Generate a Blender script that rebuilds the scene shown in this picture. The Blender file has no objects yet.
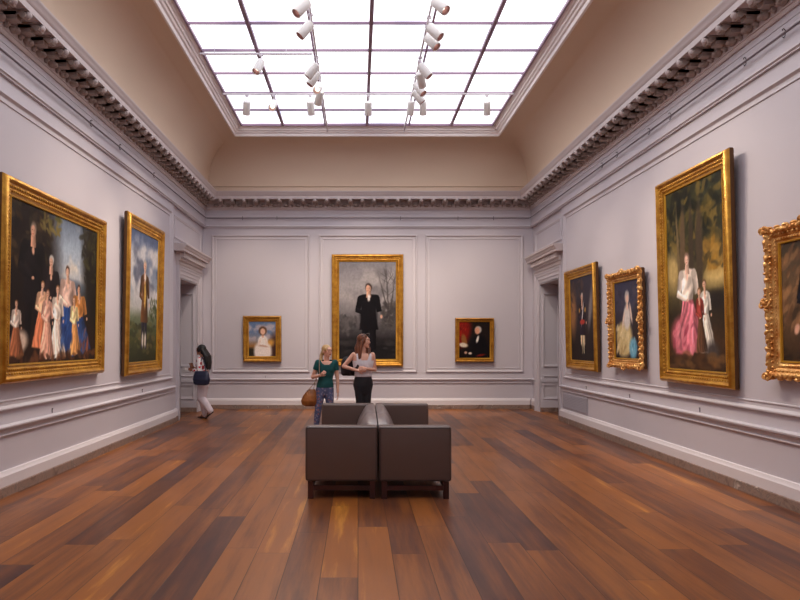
import bpy, bmesh, math, random
import numpy as np
from mathutils import Vector, Matrix, Euler
PI = math.pi
R = math.radians
C = bpy.context.scene.collection
random.seed(7)

# ------------------------------------------------------------------ room dimensions (metres)
XL, XR, YB, YF = -3.76, 4.25, 15.72, -2.28
EYE = 1.62
DY0, DY1, DZ = 13.62, 15.05, 3.0        # doorway extents on both side walls
BAYS = {'left': 13.08, 'right': 13.36}   # where the door bay begins on the side walls

# ------------------------------------------------------------------ small helpers
def lin(c):
    c = c / 255.0 if c > 1 else c
    return c / 12.92 if c <= 0.04045 else ((c + 0.055) / 1.055) ** 2.4
def rgb(r, g, b): return (lin(float(r)), lin(float(g)), lin(float(b)), 1.0)

class MB:
    def __init__(s): s.v = []; s.f = []; s.m = []
    def add(s, vs, fs, mi=0):
        o = len(s.v); s.v += [tuple(v) for v in vs]
        s.f += [tuple(i + o for i in f) for f in fs]; s.m += [mi] * len(fs)
    def box(s, x0, x1, y0, y1, z0, z1, mi=0, M=None):
        vs = [Vector((x, y, z)) for x in (x0, x1) for y in (y0, y1) for z in (z0, z1)]
        if M is not None: vs = [M @ v for v in vs]
        s.add(vs, [(0,1,3,2),(4,6,7,5),(0,4,5,1),(2,3,7,6),(0,2,6,4),(1,5,7,3)], mi)
    def bm_add(s, bm, M=None, mi=0):
        bm.verts.index_update()
        s.add([(M @ v.co) if M is not None else v.co.copy() for v in bm.verts], [[v.index for v in f.verts] for f in bm.faces], mi)
        bm.free()
    def rbox(s, x0, x1, y0, y1, z0, z1, r=.01, seg=2, mi=0, M=None):
        bm = bmesh.new(); bmesh.ops.create_cube(bm, size=1)
        for v in bm.verts:
            v.co = Vector(((x0+x1)/2 + v.co.x*(x1-x0), (y0+y1)/2 + v.co.y*(y1-y0), (z0+z1)/2 + v.co.z*(z1-z0)))
        bmesh.ops.bevel(bm, geom=bm.edges[:], offset=r, segments=seg, profile=.5, affect='EDGES')
        s.bm_add(bm, M, mi)
    def ell(s, c, r, seg=12, rings=8, M=None, mi=0):
        c = Vector(c); vs = []; fs = []
        if not hasattr(r, '__len__'): r = (r, r, r)
        vs.append(Vector((0, 0, -r[2])))
        for i in range(1, rings):
            a = -PI/2 + PI*i/rings
            for j in range(seg):
                b = 2*PI*j/seg
                vs.append(Vector((r[0]*math.cos(a)*math.cos(b), r[1]*math.cos(a)*math.sin(b), r[2]*math.sin(a))))
        vs.append(Vector((0, 0, r[2]))); top = len(vs)-1
        for j in range(seg):
            fs.append((0, 1+(j+1) % seg, 1+j))
            fs.append((top, 1+(rings-2)*seg+j, 1+(rings-2)*seg+(j+1) % seg))
        for i in range(rings-2):
            for j in range(seg):
                a = 1+i*seg+j; b = 1+i*seg+(j+1) % seg
                fs.append((a, b, b+seg, a+seg))
        if M is not None: vs = [M.to_3x3() @ v for v in vs]
        s.add([v + c for v in vs], fs, mi)
    def tube(s, pts, rad, seg=10, mi=0, flat=1.0, up=None, caps=True):
        """tube along points; rad a number or list; flat squeezes the second axis"""
        pts = [Vector(p) for p in pts]; n = len(pts)
        rad = rad if hasattr(rad, '__len__') else [rad]*n
        vs = []; fs = []; prev = None
        for i, p in enumerate(pts):
            t = (pts[min(i+1, n-1)] - pts[max(i-1, 0)]).normalized()
            if up is not None: a = Vector(up)
            elif prev is not None: a = prev
            else: a = Vector((0, 0, 1)) if abs(t.z) < .9 else Vector((0, 1, 0))
            a = (a - t*a.dot(t)).normalized(); b = t.cross(a); prev = a
            for j in range(seg):
                q = 2*PI*j/seg
                vs.append(p + a*math.cos(q)*rad[i]*flat + b*math.sin(q)*rad[i])
        for i in range(n-1):
            for j in range(seg):
                k = (j+1) % seg
                fs.append((i*seg+j, i*seg+k, (i+1)*seg+k, (i+1)*seg+j))
        if caps:
            fs.append(tuple(range(seg))[::-1]); fs.append(tuple((n-1)*seg+j for j in range(seg)))
        s.add(vs, fs, mi)
    def limb(s, pts, rad, seg=12):
        s.tube(pts, rad, seg)
        for p, r in zip(pts, rad): s.ell(p, r*.995, 12, 8)
    def loft(s, secs, seg=24, mi=0, ex=2.0):
        """secs: (cx, cy, z, rx, ry)"""
        vs = []; fs = []
        for (cx, cy, z, rx, ry) in secs:
            for j in range(seg):
                q = 2*PI*j/seg; c, d = math.cos(q), math.sin(q)
                vs.append((cx + rx*math.copysign(abs(c)**(2/ex), c), cy + ry*math.copysign(abs(d)**(2/ex), d), z))
        n = len(secs)
        for i in range(n-1):
            for j in range(seg):
                k = (j+1) % seg
                fs.append((i*seg+j, i*seg+k, (i+1)*seg+k, (i+1)*seg+j))
        fs.append(tuple(range(seg))[::-1]); fs.append(tuple((n-1)*seg+j for j in range(seg)))
        s.add(vs, fs, mi)
    def lathe(s, prof, seg=20, M=None, mi=0):
        vs = []; fs = []; n = len(prof)
        for (r, z) in prof:
            for j in range(seg):
                q = 2*PI*j/seg; vs.append(Vector((r*math.cos(q), r*math.sin(q), z)))
        for i in range(n-1):
            for j in range(seg):
                k = (j+1) % seg
                fs.append((i*seg+j, i*seg+k, (i+1)*seg+k, (i+1)*seg+j))
        if M is not None: vs = [M @ v for v in vs]
        s.add(vs, fs, mi)
    def build(s, name, mats, parent=None, smooth=False, fix=True, origin=None):
        me = bpy.data.meshes.new(name)
        vs = s.v
        if origin is not None: vs = [(v[0]-origin[0], v[1]-origin[1], v[2]-origin[2]) for v in vs]
        me.from_pydata(vs, [], s.f)
        mats = mats if isinstance(mats, (list, tuple)) else [mats]
        for m in mats: me.materials.append(m)
        if len(mats) > 1: me.polygons.foreach_set('material_index', s.m)
        if fix:
            bm = bmesh.new(); bm.from_mesh(me); bmesh.ops.recalc_face_normals(bm, faces=bm.faces[:]); bm.to_mesh(me); bm.free()
        if smooth:
            me.polygons.foreach_set('use_smooth', [True]*len(me.polygons))
            if smooth != 'all': me.set_sharp_from_angle(angle=R(smooth if smooth is not True else 40))
        me.update()
        o = bpy.data.objects.new(name, me); C.objects.link(o)
        if parent is not None: o.parent = parent
        if origin is not None: o.location = origin
        return o

def tag(o, label=None, cat=None, group=None, kind=None):
    if label: o['label'] = label
    if cat: o['category'] = cat
    if group: o['group'] = group
    if kind: o['kind'] = kind
    return o
def empty(name, loc=(0,0,0), rot=(0,0,0), **k):
    o = bpy.data.objects.new(name, None); C.objects.link(o)
    o.location = loc; o.rotation_euler = rot; o.empty_display_size = .2
    return tag(o, **k)
def copy_tree(o, parent=None):
    c = o.copy(); C.objects.link(c); c.parent = parent
    for ch in list(o.children): copy_tree(ch, c)
    return c

# ------------------------------------------------------------------ materials
def mat(name, col, rough=.5, metal=0., bump=None, var=None, spec=None, coat=0., sheen=0.):
    m = bpy.data.materials.new(name); m.use_nodes = True
    nt = m.node_tree; N = nt.nodes; L = nt.links; b = N['Principled BSDF']
    b.inputs['Base Color'].default_value = col; b.inputs['Roughness'].default_value = rough
    b.inputs['Metallic'].default_value = metal
    if spec is not None: b.inputs['Specular IOR Level'].default_value = spec
    b.inputs['Coat Weight'].default_value = coat
    b.inputs['Sheen Weight'].default_value = sheen
    tc = N.new('ShaderNodeTexCoord')
    if var:      # (scale, second colour, (stretch))
        sc, c2, st = var
        mp = N.new('ShaderNodeMapping'); mp.inputs['Scale'].default_value = st
        L.new(tc.outputs['Object'], mp.inputs['Vector'])
        nz = N.new('ShaderNodeTexNoise'); nz.inputs['Scale'].default_value = sc; nz.inputs['Detail'].default_value = 5
        L.new(mp.outputs[0], nz.inputs['Vector'])
        rp = N.new('ShaderNodeValToRGB'); rp.color_ramp.elements[0].position = .35; rp.color_ramp.elements[1].position = .65
        rp.color_ramp.elements[0].color = col; rp.color_ramp.elements[1].color = c2
        L.new(nz.outputs['Fac'], rp.inputs[0]); L.new(rp.outputs[0], b.inputs['Base Color'])
    if bump:     # (scale, strength, distance)
        nz = N.new('ShaderNodeTexNoise'); nz.inputs['Scale'].default_value = bump[0]; nz.inputs['Detail'].default_value = 4
        L.new(tc.outputs['Object'], nz.inputs['Vector'])
        bp = N.new('ShaderNodeBump'); bp.inputs['Strength'].default_value = bump[1]; bp.inputs['Distance'].default_value = bump[2]
        L.new(nz.outputs['Fac'], bp.inputs['Height']); L.new(bp.outputs[0], b.inputs['Normal'])
    return m

M = {}
M['wall'] = mat('wall_paint', rgb(196,189,195), .5, var=(.8, rgb(193,186,193), (1,1,1)), bump=(60,.05,.002))
M['trim'] = mat('trim_paint', rgb(200,193,198), .42)
M['white_trim'] = mat('white_trim_paint', rgb(216,208,210), .4)
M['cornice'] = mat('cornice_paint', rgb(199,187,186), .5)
M['ornament_shade'] = mat('cornice_ornament_taupe_shade', rgb(162,147,140), .5)  # taupe ornament, its colour darkened to paint in shade under the corona
M['cove'] = mat('cove_plaster', rgb(216,194,172), .7, var=(.5, rgb(212,190,168), (1,1,1)))
M['rim'] = mat('skylight_rim_paint', rgb(238,230,228), .45)
M['bar'] = mat('skylight_bar', rgb(150,124,148), .5)
M['metal_hook'] = mat('hook_metal', rgb(70,60,66), .4, .7)
M['rod'] = mat('rail_metal', rgb(120,110,116), .4, .5)
M['gold'] = mat('gilt', rgb(206,154,60), .34, .6, bump=(45,.35,.012), var=(9, rgb(172,118,40), (1,1,1)))
M['gold2'] = mat('gilt_worn_rose', rgb(232,184,112), .36, .5, bump=(40,.35,.012), var=(9, rgb(190,124,56), (1,1,1)))
M['gold_in'] = mat('gilt_bright', rgb(222,168,58), .3, .75, bump=(60,.15,.005))
M['frame_back'] = mat('frame_side', rgb(92,58,26), .6, .2)
M['leather'] = mat('leather', rgb(92,71,63), .34, bump=(140,.12,.003), var=(3, rgb(91,71,64), (1,1,1)), spec=.6)
M['leather_back_sheen'] = mat('leather_backrest_sheen', rgb(120,104,102), .45, bump=(140,.05,.002), spec=.9, coat=.35)  # same leather as the arms, base colour lightened to paint in skylight sheen
M['leather_back_sheen'].node_tree.nodes['Principled BSDF'].inputs['Coat Roughness'].default_value = .35
M['seam'] = mat('seam', rgb(48,36,36), .6)
M['leg'] = mat('mahogany', rgb(66,28,22), .35, var=(6, rgb(48,20,16), (1,6,1)))
M['lamp'] = mat('white_lamp_enamel', rgb(232,230,228), .35)
M['lamp_in'] = mat('lamp_reflector', rgb(150,108,108), .35, .3)
M['bulb'] = mat('lit_bulb', rgb(255,236,210), .3); M['bulb'].node_tree.nodes['Principled BSDF'].inputs['Emission Color'].default_value = (1,.9,.75,1); M['bulb'].node_tree.nodes['Principled BSDF'].inputs['Emission Strength'].default_value = 2
M['track'] = mat('track_white', rgb(214,208,216), .4)
M['plate'] = mat('plate_white', rgb(214,210,212), .4)
M['skin'] = mat('skin', rgb(232,180,154), .5, var=(14, rgb(226,170,146), (1,1,1)))
M['skin_tan'] = mat('skin_tan', rgb(178,122,96), .5)
M['eye_white'] = mat('eye_white', rgb(205,195,188), .3)
M['iris'] = mat('iris', rgb(60,44,34), .3)
M['lip'] = mat('lip', rgb(176,92,86), .45)
M['brow'] = mat('brow', rgb(158,116,86), .7)
M['hair_blonde'] = mat('hair_blonde', rgb(226,190,136), .45, var=(30, rgb(184,144,90), (3,3,.25)), bump=(90,.4,.004))
M['hair_brown'] = mat('hair_brown', rgb(140,80,50), .42, var=(30, rgb(72,42,28), (3,3,.25)), bump=(90,.4,.004))
M['hair_black'] = mat('hair_black', rgb(18,15,17), .55, var=(30, rgb(14,12,14), (3,3,.25)), bump=(90,.4,.004))
M['teal'] = mat('teal_jersey', rgb(14,84,84), .8, bump=(18,.3,.01), var=(8, rgb(10,70,72), (1,1,1)))
M['white_cotton'] = mat('white_cotton', rgb(226,220,226), .8, bump=(16,.4,.012))
M['white_trousers'] = mat('white_trousers', rgb(222,208,212), .8, bump=(12,.5,.015))
M['black_trousers'] = mat('black_denim', rgb(28,26,32), .75, bump=(14,.3,.01))
M['black_nylon'] = mat('black_nylon', rgb(26,24,30), .6, bump=(25,.3,.008))
M['navy'] = mat('navy_bag', rgb(26,31,58), .45, bump=(12,.4,.012))
M['tan_leather'] = mat('tan_leather', rgb(172,104,44), .45, bump=(12,.5,.015), var=(7, rgb(120,66,28), (1,1,1)))
M['strap_pale'] = mat('strap_pale', rgb(170,140,118), .6)
M['shoe'] = mat('shoe_dark', rgb(48,40,40), .5)
M['booklet'] = mat('booklet_brown', rgb(110,68,48), .6)
M['glass_dark'] = mat('sunglass_lens', rgb(30,24,22), .15)
M['grille'] = mat('grille_paint', rgb(172,166,174), .5)

def spotted(name, base, spot, spot2, scale, thr):
    m = mat(name, base, .8); nt = m.node_tree; N = nt.nodes; L = nt.links; b = N['Principled BSDF']
    tc = N.new('ShaderNodeTexCoord')
    vo = N.new('ShaderNodeTexVoronoi'); vo.inputs['Scale'].default_value = scale
    nz = N.new('ShaderNodeTexNoise'); nz.inputs['Scale'].default_value = scale*1.4
    va = N.new('ShaderNodeVectorMath'); va.operation = 'MULTIPLY_ADD'
    va.inputs[1].default_value = (.05,.05,.05)
    L.new(tc.outputs['Object'], nz.inputs['Vector']); L.new(nz.outputs['Color'], va.inputs[0]); L.new(tc.outputs['Object'], va.inputs[2])
    L.new(va.outputs[0], vo.inputs['Vector'])
    lt = N.new('ShaderNodeMath'); lt.operation = 'LESS_THAN'; lt.inputs[1].default_value = thr
    L.new(vo.outputs['Distance'], lt.inputs[0])
    mx0 = N.new('ShaderNodeMix'); mx0.data_type = 'RGBA'
    gt = N.new('ShaderNodeSeparateColor'); L.new(vo.outputs['Color'], gt.inputs[0])
    g2 = N.new('ShaderNodeMath'); g2.operation = 'GREATER_THAN'; g2.inputs[1].default_value = .55; L.new(gt.outputs[0], g2.inputs[0])
    L.new(g2.outputs[0], mx0.inputs[0]); mx0.inputs[6].default_value = spot; mx0.inputs[7].default_value = spot2
    mx = N.new('ShaderNodeMix'); mx.data_type = 'RGBA'; mx.inputs[6].default_value = base
    L.new(lt.outputs[0], mx.inputs[0]); L.new(mx0.outputs[2], mx.inputs[7]); L.new(mx.outputs[2], b.inputs['Base Color'])
    return m
M['floral'] = spotted('floral_blouse', rgb(230,222,222), rgb(190,36,46), rgb(170,60,66), 13, .42)
M['floral_jeans'] = spotted('floral_jeans', rgb(88,96,132), rgb(150,110,122), rgb(140,136,160), 22, .40)

# floor: wide boards of mixed tone running along the room
def floor_mat():
    m = bpy.data.materials.new('floor_boards'); m.use_nodes = True
    nt = m.node_tree; N = nt.nodes; L = nt.links; b = N['Principled BSDF']
    def math_(op, a, b_=None, c=None):
        n = N.new('ShaderNodeMath'); n.operation = op
        for i, x in enumerate((a, b_, c)):
            if x is None: continue
            if isinstance(x, (int, float)): n.inputs[i].default_value = x
            else: L.new(x, n.inputs[i])
        return n.outputs[0]
    tc = N.new('ShaderNodeTexCoord'); sp = N.new('ShaderNodeSeparateXYZ'); L.new(tc.outputs['Object'], sp.inputs[0])
    W = .262
    rx = math_('DIVIDE', sp.outputs[0], W); row = math_('FLOOR', rx); fx = math_('FRACT', rx)
    wn = N.new('ShaderNodeTexWhiteNoise'); wn.noise_dimensions = '1D'; L.new(row, wn.inputs['W'])
    w2 = N.new('ShaderNodeTexWhiteNoise'); w2.noise_dimensions = '1D'; L.new(math_('ADD', row, 37.3), w2.inputs['W'])
    Ln = math_('MULTIPLY_ADD', wn.outputs['Value'], 1.5, 1.7)
    ry = math_('DIVIDE', math_('MULTIPLY_ADD', w2.outputs['Value'], 7.0, math_('ADD', sp.outputs[1], 20.0)), Ln)
    idx = math_('FLOOR', ry); fy = math_('FRACT', ry)
    cv = N.new('ShaderNodeCombineXYZ'); L.new(row, cv.inputs[0]); L.new(idx, cv.inputs[1])
    wb = N.new('ShaderNodeTexWhiteNoise'); wb.noise_dimensions = '2D'; L.new(cv.outputs[0], wb.inputs['Vector'])
    # grain, stretched along the board and shifted from board to board
    mp = N.new('ShaderNodeMapping'); mp.inputs['Scale'].default_value = (7, .55, 1)
    ad = N.new('ShaderNodeVectorMath'); ad.operation = 'ADD'; L.new(tc.outputs['Object'], ad.inputs[0])
    cz = N.new('ShaderNodeCombineXYZ'); L.new(math_('MULTIPLY', wb.outputs['Value'], 31.0), cz.inputs[2]); L.new(cz.outputs[0], ad.inputs[1])
    L.new(ad.outputs[0], mp.inputs[0])
    g = N.new('ShaderNodeTexNoise'); g.inputs['Scale'].default_value = 1.3; g.inputs['Detail'].default_value = 7; g.inputs['Roughness'].default_value = .62
    L.new(mp.outputs[0], g.inputs['Vector'])
    mp2 = N.new('ShaderNodeMapping'); mp2.inputs['Scale'].default_value = (40, 1.6, 1); L.new(ad.outputs[0], mp2.inputs[0])
    g2 = N.new('ShaderNodeTexNoise'); g2.inputs['Scale'].default_value = 1.5; g2.inputs['Detail'].default_value = 4; L.new(mp2.outputs[0], g2.inputs['Vector'])
    t = math_('ADD', math_('MULTIPLY', wb.outputs['Value'], .58), math_('MULTIPLY_ADD', g.outputs['Fac'], 1.15, -.37))
    t = math_('ADD', t, math_('MULTIPLY_ADD', g2.outputs['Fac'], .16, -.08))
    rp = N.new('ShaderNodeValToRGB'); e = rp.color_ramp.elements
    e[0].position = .0; e[0].color = rgb(66,40,38)
    e[1].position = 1.; e[1].color = rgb(206,138,54)
    for p, c in ((.25, rgb(94,54,38)), (.45, rgb(124,72,38)), (.62, rgb(148,88,42)), (.8, rgb(156,92,40))):
        x = e.new(p); x.color = c
    L.new(t, rp.inputs[0])
    # gaps
    ex = math_('MULTIPLY', math_('MINIMUM', fx, math_('SUBTRACT', 1.0, fx)), W)
    ey = math_('MULTIPLY', math_('MINIMUM', fy, math_('SUBTRACT', 1.0, fy)), Ln)
    d = math_('MINIMUM', ex, ey)
    mr = N.new('ShaderNodeMapRange'); mr.inputs[1].default_value = .0008; mr.inputs[2].default_value = .0035; L.new(d, mr.inputs[0])
    mx = N.new('ShaderNodeMix'); mx.data_type = 'RGBA'; mx.inputs[6].default_value = rgb(40,22,18)
    L.new(mr.outputs[0], mx.inputs[0]); L.new(rp.outputs[0], mx.inputs[7]); L.new(mx.outputs[2], b.inputs['Base Color'])
    nr = N.new('ShaderNodeTexNoise'); nr.inputs['Scale'].default_value = .9; L.new(tc.outputs['Object'], nr.inputs['Vector'])
    L.new(math_('MULTIPLY_ADD', nr.outputs['Fac'], .16, .27), b.inputs['Roughness'])
    bp = N.new('ShaderNodeBump'); bp.inputs['Strength'].default_value = .35; bp.inputs['Distance'].default_value = .002
    L.new(math_('ADD', mr.outputs[0], math_('MULTIPLY', g2.outputs['Fac'], .25)), bp.inputs['Height']); L.new(bp.outputs[0], b.inputs['Normal'])
    b.inputs['Specular IOR Level'].default_value = .45
    return m
M['floor'] = floor_mat()

def marble_mat():
    m = mat('marble_plinth', rgb(122,104,92), .35); nt = m.node_tree; N = nt.nodes; L = nt.links; b = N['Principled BSDF']
    tc = N.new('ShaderNodeTexCoord')
    n = N.new('ShaderNodeTexNoise'); n.inputs['Scale'].default_value = 4; n.inputs['Detail'].default_value = 9; n.inputs['Roughness'].default_value = .65; n.inputs['Distortion'].default_value = 1.4
    L.new(tc.outputs['Object'], n.inputs['Vector'])
    rp = N.new('ShaderNodeValToRGB'); e = rp.color_ramp.elements
    e[0].position = .3; e[0].color = rgb(96,74,64); e[1].position = .75; e[1].color = rgb(226,206,192)
    x = e.new(.5); x.color = rgb(146,122,110); x = e.new(.6); x.color = rgb(120,104,96)
    L.new(n.outputs['Fac'], rp.inputs[0]); L.new(rp.outputs[0], b.inputs['Base Color'])
    return m
M['marble'] = marble_mat()

GLASS_L = 1.62
def glass_mat():
    m = bpy.data.materials.new('lit_diffusing_glass'); m.use_nodes = True
    nt = m.node_tree; N = nt.nodes; L = nt.links; b = N['Principled BSDF']
    b.inputs['Base Color'].default_value = rgb(235,238,245); b.inputs['Roughness'].default_value = .3
    tc = N.new('ShaderNodeTexCoord'); n = N.new('ShaderNodeTexNoise'); n.inputs['Scale'].default_value = .55; n.inputs['Detail'].default_value = 3
    L.new(tc.outputs['Object'], n.inputs['Vector'])
    rp = N.new('ShaderNodeValToRGB'); e = rp.color_ramp.elements
    e[0].position = .33; e[0].color = (.42,.45,.54,1); e[1].position = .5; e[1].color = (.97,.975,1.,1)
    L.new(n.outputs['Fac'], rp.inputs[0]); L.new(rp.outputs[0], b.inputs['Emission Color'])
    b.inputs['Emission Strength'].default_value = GLASS_L
    return m
M['glass'] = glass_mat()

# ------------------------------------------------------------------ the shell
def W(wall, a, d, z):
    """a along the wall, d out from it into the room"""
    if wall == 'left': return (XL + d, a, z)
    if wall == 'right': return (XR - d, a, z)
    if wall == 'back': return (a, YB - d, z)
    return (a, YF + d, z)

def mould(mb, wall, prof, a0, a1, m0=0, m1=0, base=0., mi=0):
    """profile (d, z) run along a wall; m0/m1 = 1 mitres that end at a room corner"""
    n = len(prof); vs = []
    for (d, z) in prof: vs.append(W(wall, a0 + (d if m0 else 0), d + base, z))
    for (d, z) in prof: vs.append(W(wall, a1 - (d if m1 else 0), d + base, z))
    fs = [(i, (i+1) % n, n+(i+1) % n, n+i) for i in range(n)]
    fs += [tuple(range(n))[::-1], tuple(range(n, 2*n))]
    mb.add(vs, fs, mi)

def frame_rect(mb, P, prof, a0, a1, z0, z1, mi=0):
    """closed mitred rectangle; prof (inset, height out); P maps (a, d, z) to a point"""
    n = len(prof); vs = []
    for (s, h) in prof:
        vs += [P(a0+s, h, z0+s), P(a1-s, h, z0+s), P(a1-s, h, z1-s), P(a0+s, h, z1-s)]
    fs = []
    for i in range(n-1):
        for k in range(4):
            j = (k+1) % 4
            fs.append((i*4+k, i*4+j, (i+1)*4+j, (i+1)*4+k))
    mb.add(vs, fs, mi)

def sweep_room(mb, prof, mi=0):
    vs = []; n = len(prof)
    for (d, z) in prof:
        vs += [(XL+d, YF+d, z), (XR-d, YF+d, z), (XR-d, YB-d, z), (XL+d, YB-d, z)]
    fs = []
    for i in range(n-1):
        for k in range(4):
            j = (k+1) % 4; fs.append((i*4+k, i*4+j, (i+1)*4+j, (i+1)*4+k))
    mb.add(vs, fs, mi)

def S(name, mb, m, smooth=False, parent=None):
    o = mb.build(name, m, parent, smooth)
    if parent is None: o['kind'] = 'structure'
    return o

fl = MB(); fl.box(XL-3.2, XR+3.2, YF-.3, YB+1.0, -.1, 0); S('floor', fl, M['floor'])

TH = .55; RC = .04
for side in ('left', 'right'):
    BAY = BAYS[side]; w = MB(); sg = 1 if side == 'left' else -1; X0 = XL if side == 'left' else XR
    def bx(y0, y1, z0, z1, d0=0.):
        xs = sorted((X0 - sg*TH, X0 + sg*d0)); w.box(xs[0], xs[1], y0, y1, z0, z1)
    bx(YF-.3, BAY, 0, 4.456); bx(BAY, DY0, 0, 4.456, -RC); bx(DY1, YB+.3, 0, 4.456, -RC)
    bx(DY0, DY1, DZ, 4.456, -RC); bx(YF-.3, YB+.3, 4.456, 5.35)
    S('wall_' + side, w, M['wall'])
    # passage beyond the doorway
    h = MB(); xa, xb = sorted((X0 - sg*TH, X0 - sg*3.1)); far = X0 - sg*3.1
    h.box(min(far, far - sg*.1), max(far, far - sg*.1), 11.9, 16.6, 0, 3.5)
    h.box(xa, xb, 11.8, 11.9, 0, 3.5); h.box(xa, xb, 16.6, 16.7, 0, 3.5); h.box(xa, xb, 11.8, 16.7, 3.5, 3.6)
    S('wall_passage_' + side, h, M['wall'])
w = MB(); w.box(XL-.3, XR+.3, YB, YB+.3, 0, 5.35); S('wall_back', w, M['wall'])
w = MB(); w.box(XL-.3, XR+.3, YF-.3, YF, 0, 5.35); S('wall_front', w, M['wall'])

# cove ceiling
cv = MB(); prof = [(-.3,5.27),(.12,5.27),(.12,5.42),(.145,5.43),(.15,5.455),(.10,5.47)]
for i in range(1, 25):
    t = PI/2*i/24; prof.append((.94-.84*math.cos(t), 5.47+.97*math.sin(t)))
prof += [(.94,6.6),(-.3,6.6)]
sweep_room(cv, prof); S('ceiling', cv, M['cove'], 35)

# cornice (crown, egg band, modillions in one moulding per wall)
CP = [(0,4.88),(.02,4.88),(.035,4.90),(.035,4.915),(.05,4.92),(.05,4.935),(.045,4.94),(.045,4.985),(.075,4.99),(.075,5.0),(.06,5.0),(.06,5.10),(.315,5.10),(.315,5.09),(.325,5.09),(.325,5.16),(.335,5.17),(.345,5.20),(.362,5.235),(.37,5.245),(.37,5.272),(.0,5.29)]
def cornice(wall, a0, a1, n):
    mb = MB(); mould(mb, wall, CP, a0, a1, 1, 1)
    def at(a, d, z): return Vector(W(wall, a, d, z))
    L_ = a1 - a0 - .30; sp = L_ / n
    for i in range(n+1):
        a = a0 + .15 + i*sp
        if i in (0, n): continue
        # modillion: block with scrolled nose
        for (w_, d0, d1, z0, z1) in ((.050,.05,.20,5.0,5.101),(.050,.05,.275,5.045,5.101),(.064,.05,.295,5.082,5.101)):
            p = [at(a+s*w_, d, z) for s in (-1,1) for d in (d0,d1) for z in (z0,z1)]
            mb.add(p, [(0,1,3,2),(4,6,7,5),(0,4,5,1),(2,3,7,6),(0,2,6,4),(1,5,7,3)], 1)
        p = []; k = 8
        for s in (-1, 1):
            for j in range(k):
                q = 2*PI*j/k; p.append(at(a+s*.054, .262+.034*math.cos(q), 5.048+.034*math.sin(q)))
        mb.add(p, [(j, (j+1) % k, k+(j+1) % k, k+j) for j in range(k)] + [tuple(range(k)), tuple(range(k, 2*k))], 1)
        mb.ell(at(a, .302, 5.062), (.036,.036,.036), 10, 7)  # nose left in the lighter cornice colour, painting its lit tip
    for i in range(n):      # shell lobes between the modillions, with small darts
        a = a0 + .15 + (i+.5)*sp
        for (off, hw, hd, hz, zc, dd) in ((0,.068,.05,.045,4.985,.07),(0,.04,.035,.03,4.975,.105),(sp/2,.02,.03,.045,4.975,.07)):
            c = at(a+off, dd, zc); e1 = at(a+off+hw, dd, zc) - c
            rx = abs(e1.x) + (hd if abs(e1.x) < .01 else 0); ry = abs(e1.y) + (hd if abs(e1.y) < .01 else 0)
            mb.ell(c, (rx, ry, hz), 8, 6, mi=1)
    return mb
S('trim_cornice_back', cornice('back', XL, XR, 27), [M['cornice'], M['ornament_shade']], 40)
S('trim_cornice_left', cornice('left', YF, YB, 62), [M['cornice'], M['ornament_shade']], 40)
S('trim_cornice_right', cornice('right', YF, YB, 62), [M['cornice'], M['ornament_shade']], 40)
S('trim_cornice_front', cornice('front', XL, XR, 27), [M['cornice'], M['ornament_shade']], 40)

# frieze mouldings under the cornice, chair rails, skirting
FR = [(0,4.70),(.012,4.70),(.02,4.715),(.012,4.735),(0,4.735)]
AR = [(0,4.445),(.03,4.445),(.03,4.462),(.05,4.472),(.05,4.492),(.02,4.51),(0,4.51)]
CR = [(0,.632),(.022,.632),(.026,.642),(.012,.655),(.010,.70),(.045,.712),(.062,.722),(.064,.738),(.03,.748),(0,.752)]
BS = [(0,.105),(.045,.105),(.045,.215),(.03,.235),(.022,.26),(0,.265)]
MP = [(0,0),(.055,0),(.055,.098),(.048,.108),(0,.108)]
for wall, a0, a1 in (('left',YF,YB),('right',YF,YB),('back',XL,XR),('front',XL,XR)):
    BAY = BAYS.get(wall); mb = MB(); mould(mb, wall, FR, a0, a1, 1, 1); mould(mb, wall, AR, a0, a1, 1, 1)
    mould(mb, wall, [(0,4.80),(.008,4.80),(.008,4.81),(0,4.81)], a0, a1, 1, 1)
    if wall in ('left','right'):
        mould(mb, wall, CR, a0, BAY-.02, 1, 0); mould(mb, wall, CR, DY1+.27, a1, 0, 1, -RC)
    else: mould(mb, wall, CR, a0, a1, 1, 1)
    S('trim_rail_' + wall, mb, M['trim'], 30)
    mb = MB()
    if wall in ('left','right'):
        mould(mb, wall, BS, a0, BAY, 1, 0, 0, 0); mould(mb, wall, MP, a0, BAY, 1, 0, 0, 1)
        if DY0-.26 > BAY: mould(mb, wall, BS, BAY, DY0-.26, 0, 0, -RC, 0); mould(mb, wall, MP, BAY, DY0-.26, 0, 0, -RC, 1)
        mould(mb, wall, BS, DY1+.26, a1, 0, 1, -RC, 0); mould(mb, wall, MP, DY1+.26, a1, 0, 1, -RC, 1)
    else:
        mould(mb, wall, BS, a0, a1, 1, 1, 0, 0); mould(mb, wall, MP, a0, a1, 1, 1, 0, 1)
    S('baseboard_' + wall, mb, [M['white_trim'], M['marble']], 30)

# panel mouldings
PP = [(0,-.002),(0,.022),(.008,.036),(.022,.036),(.034,.016),(.048,.004),(.088,.004),(.092,.014),(.102,.014),(.108,-.002)]
PS = [(0,-.002),(0,.018),(.012,.026),(.03,.014),(.045,.014),(.055,-.002)]
mb = MB()
for (x0, x1) in ((212,309.5),(319,417),(425.5,523)):
    frame_rect(mb, lambda a, d, z: W('back', a, d, z), PP, (x0-358)*YB/640, (x1-358)*YB/640, .905, 4.27)
S('trim_panel_back', mb, M['trim'], 30)
for side in ('left', 'right'):
    mb = MB(); BAY = BAYS[side]
    frame_rect(mb, lambda a, d, z: W(side, a, d, z), PP, YF+.5, BAY-.2, .905, 4.27)
    frame_rect(mb, lambda a, d, z: W(side, a, d-RC, z), PS, BAY+.12, DY1+.38, 3.80, 4.27)
    S('trim_panel_' + side, mb, M['trim'], 30)

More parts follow.
